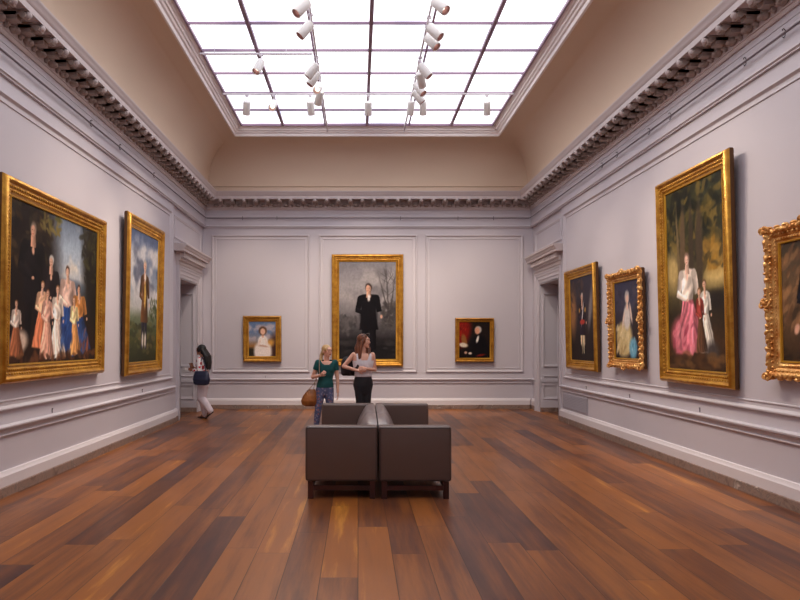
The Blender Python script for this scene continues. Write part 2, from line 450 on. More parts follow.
# picture rail rods
for wall, a0, a1 in (('left',YF+.1,YB-.06),('right',YF+.1,YB-.06),('back',XL+.06,XR-.06)):
    mb = MB(); mb.tube([W(wall, a0, .05, 4.675), W(wall, a1, .05, 4.675)], .009, 8)
    S('trim_picture_rod_' + wall, mb, M['rod'], True)

# ------------------------------------------------------------------ doorways
for side in ('left', 'right'):
    P = lambda a, d, z: W(side, a, d, z)
    D = empty('door_1' if side == 'left' else 'door_2', W(side, (DY0+DY1)/2, 0, 0), kind='structure')
    o_ = Vector(D.location)
    def run(mb, pts_prof, a0, a1):       # horizontal run with plain ends, (d,z) profile
        n = len(pts_prof)
        vs = [P(a0, d, z) for d, z in pts_prof] + [P(a1, d, z) for d, z in pts_prof]
        mb.add(vs, [(i, (i+1) % n, n+(i+1) % n, n+i) for i in range(n)] + [tuple(range(n))[::-1], tuple(range(n, 2*n))])
    def blk(mb, a0, a1, d0, d1, z0, z1):
        p = [P(a, d, z) for a in (a0, a1) for d in (d0, d1) for z in (z0, z1)]
        mb.add(p, [(0,1,3,2),(4,6,7,5),(0,4,5,1),(2,3,7,6),(0,2,6,4),(1,5,7,3)])
    # casing: three stepped fasciae
    c = MB()
    for (s0, s1, h) in ((0,.09,.0),(.09,.17,.018),(.17,.225,.036),(.225,.25,.052)):
        blk(c, DY0-s1, DY0-s0, -RC-.01, h-.02, 0, DZ+s1); blk(c, DY1+s0, DY1+s1, -RC-.01, h-.02, 0, DZ+s1)
        blk(c, DY0-s0, DY1+s0, -RC-.01, h-.02, DZ+s0, DZ+s1)
    c.build('casing', M['trim'], D, origin=None).location = -o_
    # jamb lining, with panel mouldings on each reveal
    j = MB()
    for (ya, yb, face, sg) in ((DY0-.02, DY0+.012, DY0+.012, 1), (DY1-.012, DY1+.02, DY1-.012, -1)):
        blk(j, ya, yb, -TH, -.02, 0, DZ)
        Q = lambda a, d, z: P(face + sg*d, a, z)
        frame_rect(j, Q, PS, -TH+.06, -.09, 1.06, DZ-.22); frame_rect(j, Q, PS, -TH+.06, -.09, .30, .86)
        n = 4
        for (z0, z1, t) in ((.625,.79,.02),(.7,.76,.035),(.108,.26,.03)):
            blk(j, min(face, face+sg*t), max(face, face+sg*t), -TH, -.03, z0, z1)
    blk(j, DY0, DY1, -TH, -.02, DZ-.012, DZ+.02)
    j.build('jamb', M['wall'], D).location = -o_
    mm = MB()
    for (face, sg) in ((DY0+.012, 1), (DY1-.012, -1)):
        blk(mm, min(face, face+sg*.04), max(face, face+sg*.04), -TH, -.03, 0, .108)
    mm.build('plinth', M['marble'], D).location = -o_
    # entablature: frieze, dentils, cornice shelf
    e = MB(); ya, yb = DY0-.33, DY1+.33
    run(e, [(-RC-.01,DZ+.25),(.02,DZ+.25),(.02,DZ+.36),(-RC-.01,DZ+.36)], ya+.08, yb-.08)
    run(e, [(-RC-.01,DZ+.27),(.035,DZ+.27),(.045,DZ+.29),(.02,DZ+.3),(-RC-.01,DZ+.3)], ya+.07, yb-.07)
    run(e, [(-RC-.01,DZ+.36),(.05,DZ+.36),(.06,DZ+.375),(.06,DZ+.53),(-RC-.01,DZ+.53)], ya+.06, yb-.06)
    run(e, [(-RC-.01,DZ+.53),(.17,DZ+.53),(.17,DZ+.575),(.185,DZ+.585),(.20,DZ+.62),(.225,DZ+.645),(.225,DZ+.675),(-RC-.01,DZ+.685)], ya-.10, yb+.10)
    nd = 17
    for i in range(nd):
        a = ya+.06 + (i+.5)*(yb-ya-.12)/nd
        blk(e, a-.035, a+.035, .05, .125, DZ+.415, DZ+.53)
    e.build('entablature', M['cornice'], D).location = -o_

# ------------------------------------------------------------------ skylight
GX0, GX1, GY1, GZ = -2.67, 3.08, 14.60, 6.62
NC, NR = 6, 17; RS = .928; GY0 = GY1 - NR*RS
SK = empty('window_1', ((GX0+GX1)/2, (GY0+GY1)/2, 6.4), kind='structure')
o_ = Vector(SK.location)
rim = MB()
def rect_loop(mb, prof):
    vs = []; n = len(prof)
    for (d, z) in prof: vs += [(GX0-d, GY0-d, z), (GX1+d, GY0-d, z), (GX1+d, GY1+d, z), (GX0-d, GY1+d, z)]
    fs = [(i*4+k, i*4+(k+1) % 4, (i+1)*4+(k+1) % 4, (i+1)*4+k) for i in range(n-1) for k in range(4)]
    mb.add(vs, fs)
rect_loop(rim, [(.24,6.62),(.24,6.442),(.19,6.43),(.18,6.39),(.175,6.385),(.155,6.385),(.145,6.41),(.145,6.445),(.115,6.46),(.10,6.49),(.075,6.50),(.07,6.54),(.045,6.55),(.03,6.58),(.0,6.585),(0,6.62)])
rim.build('frame', M['rim'], SK, 30).location = -o_
g = MB(); g.box(GX0-.1, GX1+.1, GY0-.1, GY1+.1, GZ, GZ+.02); g.build('glass', M['glass'], SK).location = -o_
bars = MB(); cw = (GX1-GX0)/NC
for i in range(1, NC):
    x = GX0 + i*cw; hw = .030 if i % 2 else .016
    bars.box(x-hw, x+hw, GY0, GY1, GZ-.055 if i % 2 else GZ-.035, GZ-.001)
for i in range(1, NR):
    y = GY0 + i*RS; bars.box(GX0, GX1, y-.014, y+.014, GZ-.04, GZ-.002)
bars.box(GX0-.005, GX0+.03, GY0, GY1, GZ-.05, GZ); bars.box(GX1-.03, GX1+.005, GY0, GY1, GZ-.05, GZ)
bars.box(GX0, GX1, GY1-.03, GY1+.005, GZ-.05, GZ)
bars.build('glazing_bar', M['bar'], SK).location = -o_
top = MB(); top.box(XL-.3, XR+.3, YF-.3, YB+.3, 6.68, 6.8); S('ceiling_slab', top, M['cove'])

# ------------------------------------------------------------------ lighting tracks and heads
def track(x0, y0, x1, y1, z, label, hangs):
    t = empty('lighting_track', ((x0+x1)/2, (y0+y1)/2, z), label=label, cat='lighting track', group='lighting tracks under the skylight')
    o = Vector(t.location); mb = MB()
    mb.box(min(x0,x1)-.014, max(x0,x1)+.014, min(y0,y1)-.014, max(y0,y1)+.014, z-.03, z)
    mb.build('rail', M['track'], t).location = -o
    for (hx, hy) in hangs:
        h = MB(); h.tube([(hx,hy,z), (hx,hy,GZ-.03)], .006, 6); h.build('hanger', M['track'], t).location = -o
TX1, TX2, TZ = -.685, 1.035, 6.40
track(TX1, GY0+.3, TX1, 14.4, TZ, 'long white lighting track running the length of the skylight nearer the left wall', [(TX1, y) for y in (0.,3.,6.,9.,12.98,14.3)])
track(TX2, GY0+.3, TX2, 14.4, TZ, 'long white lighting track running the length of the skylight nearer the right wall', [(TX2, y) for y in (0.,3.,6.,9.,12.98,14.3)])
track(GX0+.04, 12.5, GX1-.04, 12.5, 6.50, 'white cross track spanning the full width of the skylight near its far end', [(x, 12.5) for x in (-2.4,.245,2.9)])
track(GX0+.04, 10.7, -.78, 10.7, 6.47, 'short white cross track between the skylight edge and the left long track', [(x, 10.7) for x in (-2.4,-1.2)])

def make_head():
    t = empty('track_spotlight')
    a = MB(); a.tube([(0,0,.0),(0,0,.13)], .008, 8); a.box(-.035,.035,-.018,.018,.12,.15)
    a.build('stem', M['track'], t, 40)
    # can hangs below; its own rotation is set per lamp
    can = MB()
    can.lathe([(.0,.01),(.05,.01),(.066,.0),(.071,-.02),(.071,-.245),(.069,-.25),(.062,-.25),(.060,-.245),(.058,-.19)], 22)
    h = can.build('housing', M['lamp'], t, 35)
    y = MB(); y.lathe([(.059,-.242),(.052,-.20),(.046,-.17),(0,-.168)], 20); r_ = y.build('reflector', M['lamp_in'], h, 35)
    y = MB(); y.lathe([(.044,-.172),(.030,-.180),(0,-.184)], 20); y.build('bulb', M['bulb'], h, 35)
    return t
head0 = make_head(); used0 = [False]
heads = []
def head(px, py, zc, target, label, tx=None, ty=None, zt=6.37, power=0):
    """the can's middle sits at height zc on the line of sight; it aims at target and hangs from a track at tx or ty"""
    t = head0 if not used0[0] else copy_tree(head0); used0[0] = True
    Y = 640*(zc-EYE)/(343-py); X = (px-358)*Y/640
    if ty is not None: Y = ty; X = (px-358)*Y/640
    if tx is not None: X = tx
    d = (Vector(target) - Vector((X, Y, zc))).normalized()
    sw = Vector((X, Y, zc)) - d*.125
    if tx is not None: sw.x = tx
    if ty is not None: sw.y = ty
    t.location = sw; tag(t, label, 'spotlight', 'track spotlights under the skylight')
    h = [c for c in t.children if c.name.startswith('housing')][0]
    h.rotation_euler = Vector((0,0,-1)).rotation_difference(d).to_euler()
    st = [c for c in t.children if c.name.startswith('stem')][0]
    st.scale = (1, 1, (zt - sw.z)/.15)
    if power:
        ld = bpy.data.lights.new('lamp', 'SPOT'); ld.energy = power; ld.spot_size = R(58); ld.spot_blend = .9; ld.shadow_soft_size = .06; ld.color = (1,.84,.66)
        lo = bpy.data.objects.new('lamp', ld); C.objects.link(lo); lo.parent = h; lo.location = (0,0,-.262)
PW = 85
N_ = 'white can spotlight '
head(303, 8, 6.13, (-3.7,7.2,2.3), N_+'on the left long track, nearest of its row', TX1, power=PW)
head(308, 30, 6.13, (-3.7,8.6,2.3), N_+'second from the near end of the left long track', TX1, power=PW*1.5)
head(315, 71, 6.13, (-3.7,11.0,2.4), N_+'on the left long track beside the short cross track', TX1, power=PW)
head(316, 79, 6.10, (-3.7,10.6,1.6), N_+'hanging right behind the one beside the short cross track', TX1, power=PW)
head(315, 88, 6.13, (-2.3,4.5,0), N_+'with lit mouth, fifth along the left long track', TX1, power=0)
head(319, 98, 6.13, (-2.3,15.6,2.0), N_+'on the left long track, last before the far cross track', TX1, power=PW)
head(437, 6, 6.13, (4.1,6.2,2.1), N_+'on the right long track, nearest of its row', TX2, power=PW)
head(432, 32, 6.13, (4.1,8.0,2.6), N_+'second from the near end of the right long track', TX2, power=PW)
head(434, 42, 6.10, (4.1,7.6,1.7), N_+'with reddish mouth close behind the second one of the right track', TX2, power=PW)
head(424, 71, 6.13, (4.1,9.96,2.0), N_+'fourth along the right long track', TX2, power=PW)
head(421, 80, 6.08, (2.9,15.6,2.0), N_+'hanging low, fifth along the right long track', TX2, power=PW)
head(420, 89, 6.13, (4.1,9.4,1.0), N_+'with reddish mouth, sixth along the right long track', TX2, power=0)
head(417, 97, 6.13, (4.1,11.9,2.1), N_+'on the right long track, last before the far cross track', TX2, power=PW)
for px, tg, lb, pw in ((246,(-3.0,15.6,1.6),'hanging straight, leftmost on the far cross track',PW),
                      (273.5,(-2.2,6.0,0),'with lit mouth, second from left on the far cross track',0),
                      (310.5,(-.6,15.6,1.8),'on the far cross track just left of the left long track',PW),
                      (368.3,(.23,15.6,2.4),'hanging alone at the middle of the far cross track',PW),
                      (411,(.5,15.6,1.2),'on the far cross track just left of the right long track',PW),
                      (423.5,(1.6,15.6,1.8),'on the far cross track just right of the right long track',PW),
                      (487.7,(3.2,15.6,1.8),'hanging straight, rightmost on the far cross track',PW)):
    head(px, 0, 6.23, tg, N_+lb, ty=12.5, zt=6.462, power=pw)
head(259, 59, 6.22, (-3.7,8.0,.3), N_+'alone on the short cross track', ty=10.7, zt=6.44, power=PW)

# ------------------------------------------------------------------ painted canvases
class Cv:
    def __init__(s, w, h, res=.011, seed=1):
        s.w, s.h = w, h; s.nx = max(40, int(w/res)); s.ny = max(40, int(h/res)); s.rs = np.random.RandomState(seed)
        u, v = np.meshgrid(np.linspace(0,1,s.nx+1), np.linspace(0,1,s.ny+1)); s.asp = w/h
        s.X = u*s.asp + .005*s.noise(24) ; s.V = v + .005*s.noise(24); s.u, s.v = u, v
        s.C = np.zeros(u.shape + (3,))
    def noise(s, f, octv=3, fx=None):
        out = np.zeros((s.ny+1, s.nx+1)); amp = 1.; tot = 0; fx = fx or f
        for o in range(octv):
            gy, gx = int(f*2**o)+2, int(fx*s.asp*2**o)+2
            g = s.rs.rand(gy+1, gx+1)*2-1
            yy = np.linspace(0, gy-1e-4, s.ny+1); xx = np.linspace(0, gx-1e-4, s.nx+1)
            iy = yy.astype(int); ix = xx.astype(int); fy = yy-iy; fxx = xx-ix
            fy = (fy*fy*(3-2*fy))[:,None]; fxx = (fxx*fxx*(3-2*fxx))[None,:]
            a = g[iy][:,ix]; b = g[iy][:,ix+1]; c = g[iy+1][:,ix]; d = g[iy+1][:,ix+1]
            out += amp*((a*(1-fxx)+b*fxx)*(1-fy) + (c*(1-fxx)+d*fxx)*fy); tot += amp; amp *= .5
        return out/tot
    def mix(s, col, a):
        a = np.clip(a, 0, 1)[...,None]; s.C = s.C*(1-a) + (np.array(col)/255.)*a
    def grad(s, stops):      # stops [(v, col)]
        vs = [p for p, _ in stops]
        vv = np.clip(s.V, 0, 1)
        for k in range(3): s.C[...,k] = np.interp(vv, vs, [c[k]/255. for _, c in stops])
    def clouds(s, col, f, thr=.0, amt=.8, v0=0, v1=1):
        n = s.noise(f, 4); s.mix(col, amt*np.clip((n-thr)*3, 0, 1)*np.clip((s.V-v0)*8, 0, 1)*np.clip((v1-s.V)*8, 0, 1))
    def blob(s, cx, cy, rx, ry, col, rot=0, soft=.25, a=1., sq=2):
        dx = s.X - cx*s.asp; dy = s.V - cy; c, d = math.cos(R(rot)), math.sin(R(rot))
        p = (np.abs((dx*c+dy*d)/rx)**sq + np.abs((-dx*d+dy*c)/ry)**sq)**(1/sq)
        s.mix(col, a*np.clip((1+soft-p)/(2*soft), 0, 1))
    def dabs(s, n, cx, cy, rx, ry, cols, size=.03, a=.7, rot=None):
        for i in range(n):
            x = cx + s.rs.uniform(-1,1)*rx; y = cy + s.rs.uniform(-1,1)*ry
            c = np.array(cols[s.rs.randint(len(cols))]) + s.rs.uniform(-8,8)
            k = size*s.rs.uniform(.5,1.4)
            s.blob(x, y, k, k*.42, np.clip(c,0,255), s.rs.uniform(0,180) if rot is None else rot + s.rs.uniform(-20,20), .28, a)
    def taper(s, x0, v0, x1, v1, w0, w1, col, soft=.12, a=1., fold=0):
        """strip from (x0,v0) to (x1,v1), half-width w0 to w1 (in picture heights), lit from one side"""
        dx, dy = (x1-x0)*s.asp, v1-v0; L2 = dx*dx+dy*dy; L_ = math.sqrt(L2)
        qx = s.X - x0*s.asp; qy = s.V - v0; t = (qx*dx+qy*dy)/L2; side = (qx*dy-qy*dx)/L_
        w = w0 + (w1-w0)*np.clip(t, 0, 1); m = np.clip((w-np.abs(side))/(soft*w+.002)+.5, 0, 1)*np.clip((t+.03)/.04, 0, 1)*np.clip((1.03-t)/.04, 0, 1)*a
        sh = 1 - .30*np.clip(side/w, -1, 1)
        if fold: sh = sh + .20*np.sin(side/w*fold + 2.5*np.sin(t*5+x0*20)) * (1-.5*t)
        m = m[...,None]; s.C = s.C*(1-m) + np.clip((np.array(col)/255.)*sh[...,None], 0, 1)*m
    def person(s, cx, base, h, coat, lower, skin=(206,160,130), hair=(90,66,50), skirt=False, w=1., lean=0, arm=1):
        """a plain generic figure: head, torso, skirt or legs"""
        k = 1/s.asp; X = lambda f: cx + lean*f*h*.14*k
        P = lambda dx, f: (X(f)+dx*h*w*k, base+h*f)
        def T(a, fa, b, fb, w0, w1, col, **q): x0, v0 = P(a, fa); x1, v1 = P(b, fb); s.taper(x0, v0, x1, v1, w0*h*w, w1*h*w, col, **q)
        if skirt:
            T(.02,.0,0,.56,.21,.065,lower,fold=11); T(.09,.0,.03,.45,.10,.04,tuple(np.array(lower)*.9),fold=8)
        else:
            T(-.05,.0,-.035,.46,.028,.05,lower); T(.06,.0,.04,.46,.028,.05,lower)
            T(0,.30,0,.56,.115,.085,coat)
        T(0,.52,0,.80,.075,.105,coat,fold=4); s.blob(P(0,.79)[0], base+h*.79, h*.105*w, h*.045, coat, 0, .2)
        dk = tuple(np.array(coat)*.8)
        T(-.095,.775,-.135,.58,.036,.030,dk); T(.095,.775,.13,.57,.036,.030,dk)
        for q in (-1, 1): x, v = P(q*.090,.775); s.blob(x, v, h*.038*w, h*.038*w, dk, 0, .12)
        if arm: T(-.15,.60,-.02,.52,.03,.018,tuple(np.array(coat)*1.12)); x, v = P(.0,.515); s.blob(x, v, h*.022, h*.016, skin, 0, .25)
        x, v = P(.15,.50); s.blob(x, v, h*.016, h*.028, skin, 0, .25)
        T(.0,.78,.0,.88,.03,.024,tuple(np.array(skin)*.9)); x, v = P(0,.75); s.blob(x, v, h*.022, h*.035, tuple(np.clip(np.array(skin)*1.06,0,255)), 0, .3)
        x = X(1); s.blob(x, base+h*.937, h*.052, h*.062, hair, 0, .2); s.blob(x-.006*h*k, base+h*.92, h*.037, h*.05, skin, 0, .15)
        s.blob(x+.018*h*k, base+h*.915, h*.016, h*.035, tuple(np.array(skin)*.8), 0, .5, .7)
        for q in (-1, 1): s.blob(x-.008*h*k+q*.015*h*k, base+h*.925, h*.006, h*.004, (60,40,34), 0, .4, .8)
        s.blob(x-.008*h*k, base+h*.895, h*.011, h*.004, (170,80,70), 0, .4, .8)
    def finish(s, strokes=.05):
        n = s.noise(60, 2)*.6 + s.noise(25, 2, 70)*.4
        s.C = np.clip(s.C*(1 + strokes*2.2*n[...,None]), 0, 1)

def art_family(c):
    c.grad([(0,(44,30,22)),(.3,(40,30,26)),(.5,(78,84,92)),(.60,(176,180,186)),(.8,(158,170,184)),(1,(96,106,122))])
    c.clouds((222,208,190), 5, .0, .8, .55, 1)
    c.blob(.20,.6,.36,.62,(30,22,20),0,.3); c.blob(.97,.62,.2,.5,(28,24,20),10,.3); c.blob(.5,.08,.9,.2,(40,26,20),0,.4)
    c.dabs(90,.18,.8,.22,.2,[(44,34,26),(30,24,22),(70,52,34),(56,48,30)],.05)
    c.dabs(60,.88,.8,.1,.2,[(40,36,24),(60,56,34),(28,26,20)],.04)
    c.dabs(30,.4,.93,.1,.06,[(90,84,40),(120,104,56)],.03)
    c.blob(.62,.52,.2,.05,(70,84,100),4,.5)
    c.person(.22,.16,.74,(22,18,20),(20,16,18),(206,154,126),(120,104,92),False,1.5)
    c.person(.40,.12,.60,(34,26,28),(28,22,24),(214,164,138),(190,184,178),False,1.5,.2)
    c.person(.30,.10,.44,(226,176,140),(206,120,84),(222,176,150),(150,104,66),True,1.2,.5)
    c.person(.63,.08,.60,(214,176,160),(40,66,120),(222,176,150),(74,50,38),True,1.5,-.4)
    c.person(.79,.06,.50,(196,128,66),(44,66,112),(212,164,134),(84,54,40),True,1.6,-.7)
    c.person(.71,.05,.42,(232,206,150),(214,150,90),(222,176,148),(150,96,56),True,1.1,-.4)
    c.person(.49,.03,.50,(236,216,200),(236,214,198),(226,180,152),(130,88,56),True,1.2)
    c.person(.37,.03,.46,(226,170,150),(226,164,140),(220,170,142),(110,70,46),True,1.1,.2)
    c.blob(.10,.13,.10,.07,(206,180,160),20,.3); c.person(.07,.05,.34,(220,196,180),(150,90,60),(212,166,140),(110,76,50),True,1.2)
    c.dabs(30,.60,.16,.08,.10,[(60,92,150),(34,52,100)],.035,.6,75); c.dabs(20,.84,.14,.06,.08,[(60,86,140),(150,80,50)],.035,.6,70)
    c.dabs(40,.5,.03,.5,.03,[(90,52,34),(60,36,26),(120,76,46)],.04)
def art_gentleman_sky(c):
    c.grad([(0,(44,46,30)),(.18,(70,74,44)),(.34,(104,112,88)),(.42,(178,176,172)),(.6,(142,150,162)),(.8,(112,122,144)),(1,(76,88,118))])
    c.clouds((206,200,198), 4, -.05, .85, .4, 1); c.clouds((66,72,92), 5, .1, .7, .5, 1)
    c.dabs(60,.5,.2,.5,.14,[(60,66,38),(86,84,46),(44,44,30),(112,96,60)],.045,.6,0)
    c.dabs(40,.86,.42,.14,.08,[(60,72,46),(80,88,54)],.03)
    c.person(.52,.10,.70,(96,62,34),(36,34,48),(216,170,144),(170,160,150),False,1.05)
    c.blob(.535,.52,.022,.10,(206,166,80),0,.3); c.blob(.535,.66,.015,.03,(230,224,214),0,.3)
    for q in (-.045,.05): c.blob(.52+q,.17,.018,.06,(214,204,190),0,.3)
def art_lady_white(c):
    c.grad([(0,(92,66,50)),(.3,(160,112,66)),(.45,(150,140,140)),(.7,(104,124,156)),(1,(96,116,150))])
    c.clouds((186,172,176), 4, -.1, .8, .4, 1); c.blob(.95,.3,.14,.34,(66,44,40),0,.4); c.blob(.1,.12,.16,.12,(50,44,34),0,.4)
    c.blob(.75,.36,.16,.1,(206,148,70),30,.5)
    c.blob(.52,.14,.25,.26,(236,222,214),0,.15,1,2.5); c.blob(.52,.43,.14,.17,(240,230,222),0,.15); c.blob(.52,.3,.15,.03,(206,170,150),-8,.3)
    c.blob(.52,.60,.035,.07,(222,174,148),0,.2); c.blob(.52,.73,.115,.125,(92,62,44),0,.2); c.blob(.52,.71,.07,.09,(226,180,154),0,.2)
    c.blob(.40,.40,.03,.12,(232,210,196),-20,.3); c.blob(.64,.42,.03,.12,(232,214,202),15,.3)
def art_gentleman_dark(c):
    c.grad([(0,(28,26,28)),(.2,(44,40,42)),(.32,(78,74,76)),(.5,(124,118,120)),(.75,(152,146,148)),(1,(120,116,122))])
    c.clouds((168,160,158), 4, 0, .6, .5, 1); c.clouds((92,88,92), 4, .15, .6, .4, 1)
    c.dabs(70,.15,.36,.16,.08,[(80,76,76),(96,90,90),(66,62,64)],.035); c.dabs(80,.88,.45,.12,.14,[(70,66,66),(86,80,78),(58,54,56)],.035)
    for (x, l, r) in ((.86,.30,4),(.93,.26,-8),(.80,.2,14)):
        c.blob(x,.62,.006,l,(64,58,58),r,.6,.8)
    for k in range(22): c.blob(.78+c.rs.rand()*.2,.6+c.rs.rand()*.3,.002+.002*c.rs.rand(),.05,(78,72,72),c.rs.uniform(-60,60),.8,.7)
    c.blob(.5,.05,.5,.14,(30,28,30),0,.4); c.dabs(40,.5,.1,.5,.08,[(40,36,38),(56,52,52)],.05,.5,0)
    c.person(.52,.10,.68,(20,18,22),(22,20,24),(206,158,134),(60,46,42),False,1.25)
    c.blob(.52,.45,.085,.17,(20,18,22),0,.2); c.blob(.525,.63,.014,.035,(220,212,206),0,.3)
def art_gentleman_red(c):
    c.grad([(0,(24,16,14)),(.5,(34,24,22)),(1,(28,20,18))])
    c.blob(.1,.72,.22,.42,(122,24,16),-14,.3); c.dabs(20,.14,.75,.14,.2,[(150,34,20),(92,16,14)],.05,.7,70)
    c.blob(.17,.48,.07,.18,(132,86,44),12,.25); c.blob(.14,.36,.12,.06,(206,192,174),-10,.3)
    c.blob(.64,.28,.25,.34,(16,14,18),0,.15,1,2.4); c.blob(.4,.2,.2,.09,(18,14,16),14,.2)
    c.blob(.60,.52,.03,.10,(226,218,206),-14,.3); c.blob(.62,.78,.09,.1,(186,176,168),0,.2); c.blob(.59,.75,.065,.095,(212,150,120),0,.2)
    c.blob(.22,.15,.04,.035,(206,160,136),0,.3); c.blob(.36,.13,.05,.03,(214,196,180),0,.3); c.blob(.7,.08,.12,.03,(110,30,22),10,.4)
def art_officer(c):
    c.grad([(0,(34,26,26)),(.3,(40,32,34)),(.6,(52,44,52)),(1,(44,40,56))])
    c.blob(.1,.58,.12,.26,(150,104,66),0,.5); c.blob(.86,.62,.05,.22,(150,140,134),-16,.5,.7); c.dabs(50,.3,.75,.3,.2,[(62,46,44),(38,32,38),(90,66,52)],.05,.5)
    c.person(.52,.09,.72,(34,26,40),(222,196,158),(212,166,140),(176,166,160),False,1.15)
    c.blob(.53,.56,.012,.15,(220,214,210),-18,.3); c.blob(.52,.46,.085,.03,(176,56,44),0,.3); c.blob(.4,.6,.02,.03,(196,150,70),0,.4); c.blob(.64,.6,.02,.03,(196,150,70),0,.4)
    c.blob(.45,.13,.026,.06,(26,22,26),0,.3); c.blob(.6,.13,.026,.06,(26,22,26),0,.3)
def art_lady_seated(c):
    c.grad([(0,(34,28,30)),(.35,(46,40,48)),(.7,(58,56,74)),(1,(52,52,74))])
    c.dabs(50,.5,.8,.5,.2,[(60,58,76),(46,44,60),(74,66,76)],.06,.5); c.blob(.9,.35,.12,.3,(50,40,38),0,.4)
    c.blob(.38,.25,.24,.23,(196,172,120),10,.15,1,2.4); c.dabs(26,.34,.25,.26,.18,[(226,206,160),(164,136,88),(206,186,140)],.06,.7,60)
    c.blob(.72,.13,.11,.13,(110,166,190),0,.25); c.dabs(12,.72,.13,.12,.1,[(150,196,212),(84,136,164)],.04,.7,80)
    c.blob(.50,.53,.10,.16,(206,196,190),0,.2); c.blob(.52,.68,.03,.06,(222,184,162),0,.25); c.blob(.52,.79,.065,.085,(176,166,164),0,.25); c.blob(.53,.765,.042,.055,(226,186,164),0,.2)
    c.blob(.66,.58,.025,.13,(216,190,172),14,.3); c.blob(.36,.5,.025,.11,(214,190,174),-18,.3)
def art_park_group(c):
    c.grad([(0,(56,38,26)),(.15,(70,48,32)),(.3,(46,38,28)),(.45,(96,84,52)),(.6,(60,54,38)),(.8,(44,44,32)),(1,(52,54,36))])
    c.dabs(220,.5,.82,.55,.2,[(48,48,30),(26,28,20),(84,72,34),(112,92,42),(20,22,18)],.045)
    c.blob(.12,.55,.07,.1,(176,150,96),0,.5); c.blob(.86,.5,.12,.06,(206,176,112),0,.6); c.blob(.85,.6,.1,.08,(150,116,54),0,.6); c.dabs(40,.8,.6,.2,.08,[(120,92,44),(160,120,50),(70,60,36)],.03)
    for (x, w_, col) in ((.30,.03,(92,74,54)),(.46,.024,(60,50,38)),(.60,.034,(70,58,44)),(.22,.012,(110,92,64))): c.blob(x,.62,w_,.26,col,c.rs.uniform(-3,3),.25)
    c.blob(.85,.36,.14,.05,(40,34,30),0,.4)
    c.person(.38,.10,.54,(232,214,200),(206,112,124),(226,184,162),(140,110,96),True,1.35)
    c.blob(.28,.18,.12,.11,(196,96,112),-14,.25); c.taper(.40,.36,.30,.10,.05,.09,(214,118,132),fold=9); c.dabs(24,.3,.18,.2,.09,[(226,140,150),(160,66,86),(214,120,132)],.03,.7,60)
    c.person(.70,.10,.38,(236,226,214),(230,218,204),(222,176,150),(110,80,54),True,.9,-.3); c.person(.60,.10,.34,(150,60,52),(92,62,44),(216,170,144),(124,88,56),True,.8,-.2)
    c.blob(.78,.10,.06,.05,(70,62,60),0,.4); c.dabs(40,.5,.05,.5,.04,[(90,60,36),(60,42,30),(120,84,48)],.04,.6,0)
def art_wood_portrait(c):
    c.grad([(0,(60,44,32)),(.3,(92,68,48)),(.6,(110,84,60)),(1,(64,56,46))])
    c.dabs(150,.3,.6,.4,.4,[(136,100,70),(84,62,44),(60,48,38),(160,116,78),(110,78,56)],.06,.6,50)
    c.dabs(30,.5,.05,.5,.06,[(60,46,34),(40,32,28)],.05,.6,0)
    c.person(.58,-.10,1.05,(24,24,36),(30,28,40),(222,170,142),(96,70,54),False,1.5)
    c.blob(.24,.27,.030,.045,(222,168,140),-20,.25)
# ------------------------------------------------------------------ frames
def canvas_mat(name):
    m = bpy.data.materials.new(name); m.use_nodes = True; nt = m.node_tree; b = nt.nodes['Principled BSDF']
    a = nt.nodes.new('ShaderNodeAttribute'); a.attribute_name = 'paint'
    nt.links.new(a.outputs['Color'], b.inputs['Base Color']); b.inputs['Roughness'].default_value = .5; b.inputs['Specular IOR Level'].default_value = .12
    n = nt.nodes.new('ShaderNodeTexNoise'); n.inputs['Scale'].default_value = 40; tc = nt.nodes.new('ShaderNodeTexCoord')
    bp = nt.nodes.new('ShaderNodeBump'); bp.inputs['Strength'].default_value = .15; bp.inputs['Distance'].default_value = .003
    nt.links.new(tc.outputs['Object'], n.inputs['Vector']); nt.links.new(n.outputs['Fac'], bp.inputs['Height']); nt.links.new(bp.outputs[0], b.inputs['Normal'])
    return m
M['canvas'] = canvas_mat('oil_on_canvas')

